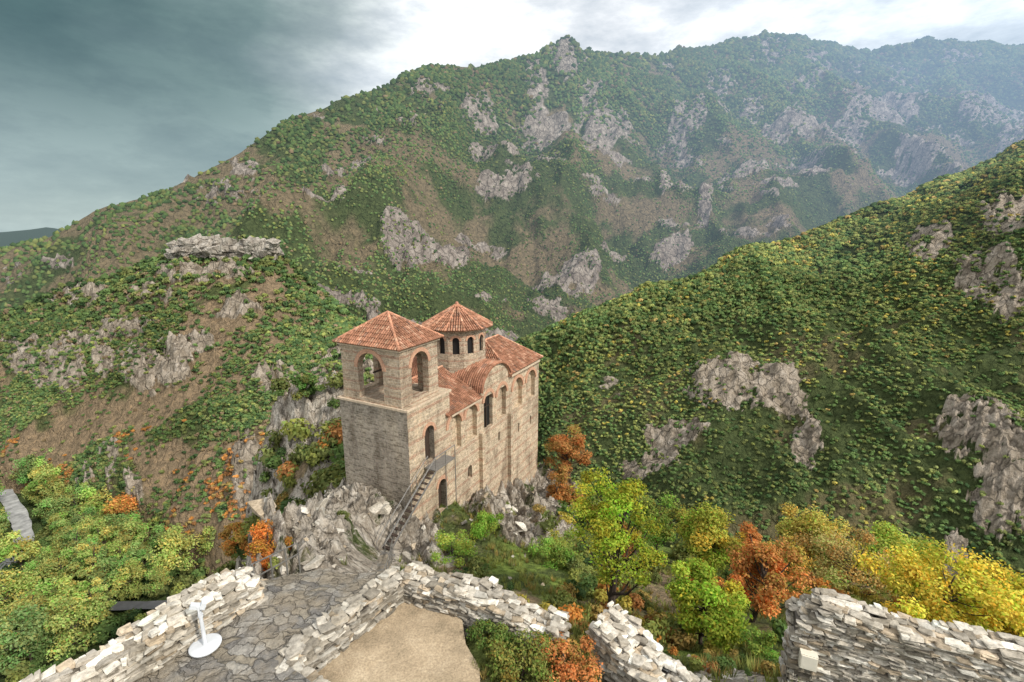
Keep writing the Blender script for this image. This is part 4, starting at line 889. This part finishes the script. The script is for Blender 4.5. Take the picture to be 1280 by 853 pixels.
# grass tufts
n = 9500; x = r.uniform(-8, 30, n); y = 8+r.random(n)**1.2*28; gm = rockmask(x, y); k = (r.random(n) > gm*1.05) & ~((x < 2.3) & (y < 11.8)) & (fbm(x/3, y/3, 3, 91) > .42) & (pathdist(x, y) > 1.1); x, y = x[k], y[k]
x2 = r.uniform(-1.3, 1.8, 1200); y2 = r.uniform(7.2, 9.8, 1200); k = x2 > -.85+(9.2-y2)*.2+.5*(vnoise(y2*2.2, x2*0, 5)-.5); x = np.concatenate([x, x2[k]]); y = np.concatenate([y, y2[k]]); z = hz(x, y); z[-k.sum():] = np.maximum(z[-k.sum():], -9.16); n = len(x); gs = r.uniform(.2, .5, n); gs[-k.sum():] *= .45
def tuft(seed):
    q = np.random.default_rng(seed); m_ = 18; a = q.random(m_)*6.28; P = np.stack([np.cos(a)*.25*q.random(m_), np.sin(a)*.25*q.random(m_), np.zeros(m_)], 1); d = np.stack([np.cos(a)*.35, np.sin(a)*.35, q.uniform(.6, 1.1, m_)], 1); b = np.stack([-np.sin(a), np.cos(a), a*0], 1)*.05
    V = np.stack([P-b, P+b, P+d], 1).reshape(-1, 3); return V, np.arange(3*m_).reshape(m_, 3), np.repeat(q.uniform(.7, 1.3, (m_, 1)), 3, 0).repeat(3, 1)
tag(assemble('grass', np.stack([x, y, z-.03], 1), gs, np.ones(n), pick(n, r, ['lime','olive','ochre'], [3,2,1])*r.uniform(.7, 1.3, (n, 1)), [tuft(i) for i in range(4)], LEAF), 'tufts of fresh and dry grass on the slope below the walls', 'grass', None, 'stuff')

# ---------------------------------------------------------------- light, sky, camera
SD = Vector((.6, -.4, .6)).normalized()
sun = bpy.data.lights.new('sun', 'SUN'); sun.energy = 3.9; sun.angle = R(4); sun.color = (1, .94, .84)
so = bpy.data.objects.new('sun', sun); COL.objects.link(so); so.rotation_euler = SD.to_track_quat('Z', 'Y').to_euler()
w = bpy.data.worlds.new('World'); scene.world = w; w.use_nodes = True; nt = w.node_tree; nt.nodes.clear()
sky = nt.nodes.new('ShaderNodeTexSky'); sky.sky_type = 'NISHITA'; sky.sun_disc = False; sky.sun_elevation = math.asin(SD.z); sky.sun_rotation = math.atan2(SD.x, SD.y)
bg1 = nt.nodes.new('ShaderNodeBackground'); nt.links.new(sky.outputs[0], bg1.inputs[0]); bg1.inputs[1].default_value = .1
tc = nt.nodes.new('ShaderNodeTexCoord').outputs['Generated']; sx = nt.nodes.new('ShaderNodeSeparateXYZ'); nt.links.new(tc, sx.inputs[0])
cv = vscale(nt, tc, (1, 1, 2.2)); n1 = noise(nt, cv, 1.9, 6, .6); n2 = noise(nt, vscale(nt, tc, (1, 1, 2.8)), 4.6, 8, .62)
xx = mathn(nt, 'ADD', sx.outputs[0], mathn(nt, 'MULTIPLY', mathn(nt, 'SUBTRACT', n1, .5), .42))
fx_ = maprange(nt, xx, -.9, .6, 0, 1)
hi = ramp(nt, fx_, [(0, (.055,.115,.11)), (.2, (.08,.15,.142)), (.32, (.2,.29,.28)), (.41, (.47,.55,.55)), (.5, (.92,.97,1.0)), (.7, (1.02,1.05,1.08)), (1, (.86,.97,1.08))])
lo = ramp(nt, fx_, [(0, (.52,.64,.65)), (.3, (.4,.51,.51)), (.45, (.6,.68,.7)), (.6, (.95,1.0,1.04)), (1, (.88,.97,1.06))])
col = mixc(nt, lo, hi, maprange(nt, sx.outputs[2], -.02, .3, 0, 1, True))
cl = ramp(nt, n2, [(.34, (.66,.71,.76)), (.48, (.94,.955,.97)), (.6, (1.3,1.28,1.25))]); col = mixc(nt, col, cl, maprange(nt, fx_, .25, .5, .55, 1.0), 'MULTIPLY')
# sky brightened overhead and behind the camera as added fill, outside the view
ov = mathn(nt, 'MAXIMUM', maprange(nt, sx.outputs[1], .25, -.25, 0, 1, True), maprange(nt, sx.outputs[2], .55, .8, 0, 1, True))
col = mixc(nt, col, (1.55,1.56,1.57), ov)
bg2 = nt.nodes.new('ShaderNodeBackground'); nt.links.new(col, bg2.inputs[0]); bg2.inputs[1].default_value = 1.0
mx = nt.nodes.new('ShaderNodeMixShader'); mx.inputs[0].default_value = .88; nt.links.new(bg1.outputs[0], mx.inputs[1]); nt.links.new(bg2.outputs[0], mx.inputs[2])
ow = nt.nodes.new('ShaderNodeOutputWorld'); nt.links.new(mx.outputs[0], ow.inputs[0])
cam = bpy.data.cameras.new('camera'); cam.sensor_width = 36; cam.lens = F*36/1280; cam.clip_end = 40000; cam.clip_start = .1
co = bpy.data.objects.new('camera', cam); COL.objects.link(co); co.rotation_euler = (math.pi/2-PIT, 0, 0); scene.camera = co
scene.view_settings.view_transform = 'Standard'; scene.view_settings.look = 'None'; scene.view_settings.exposure = 0
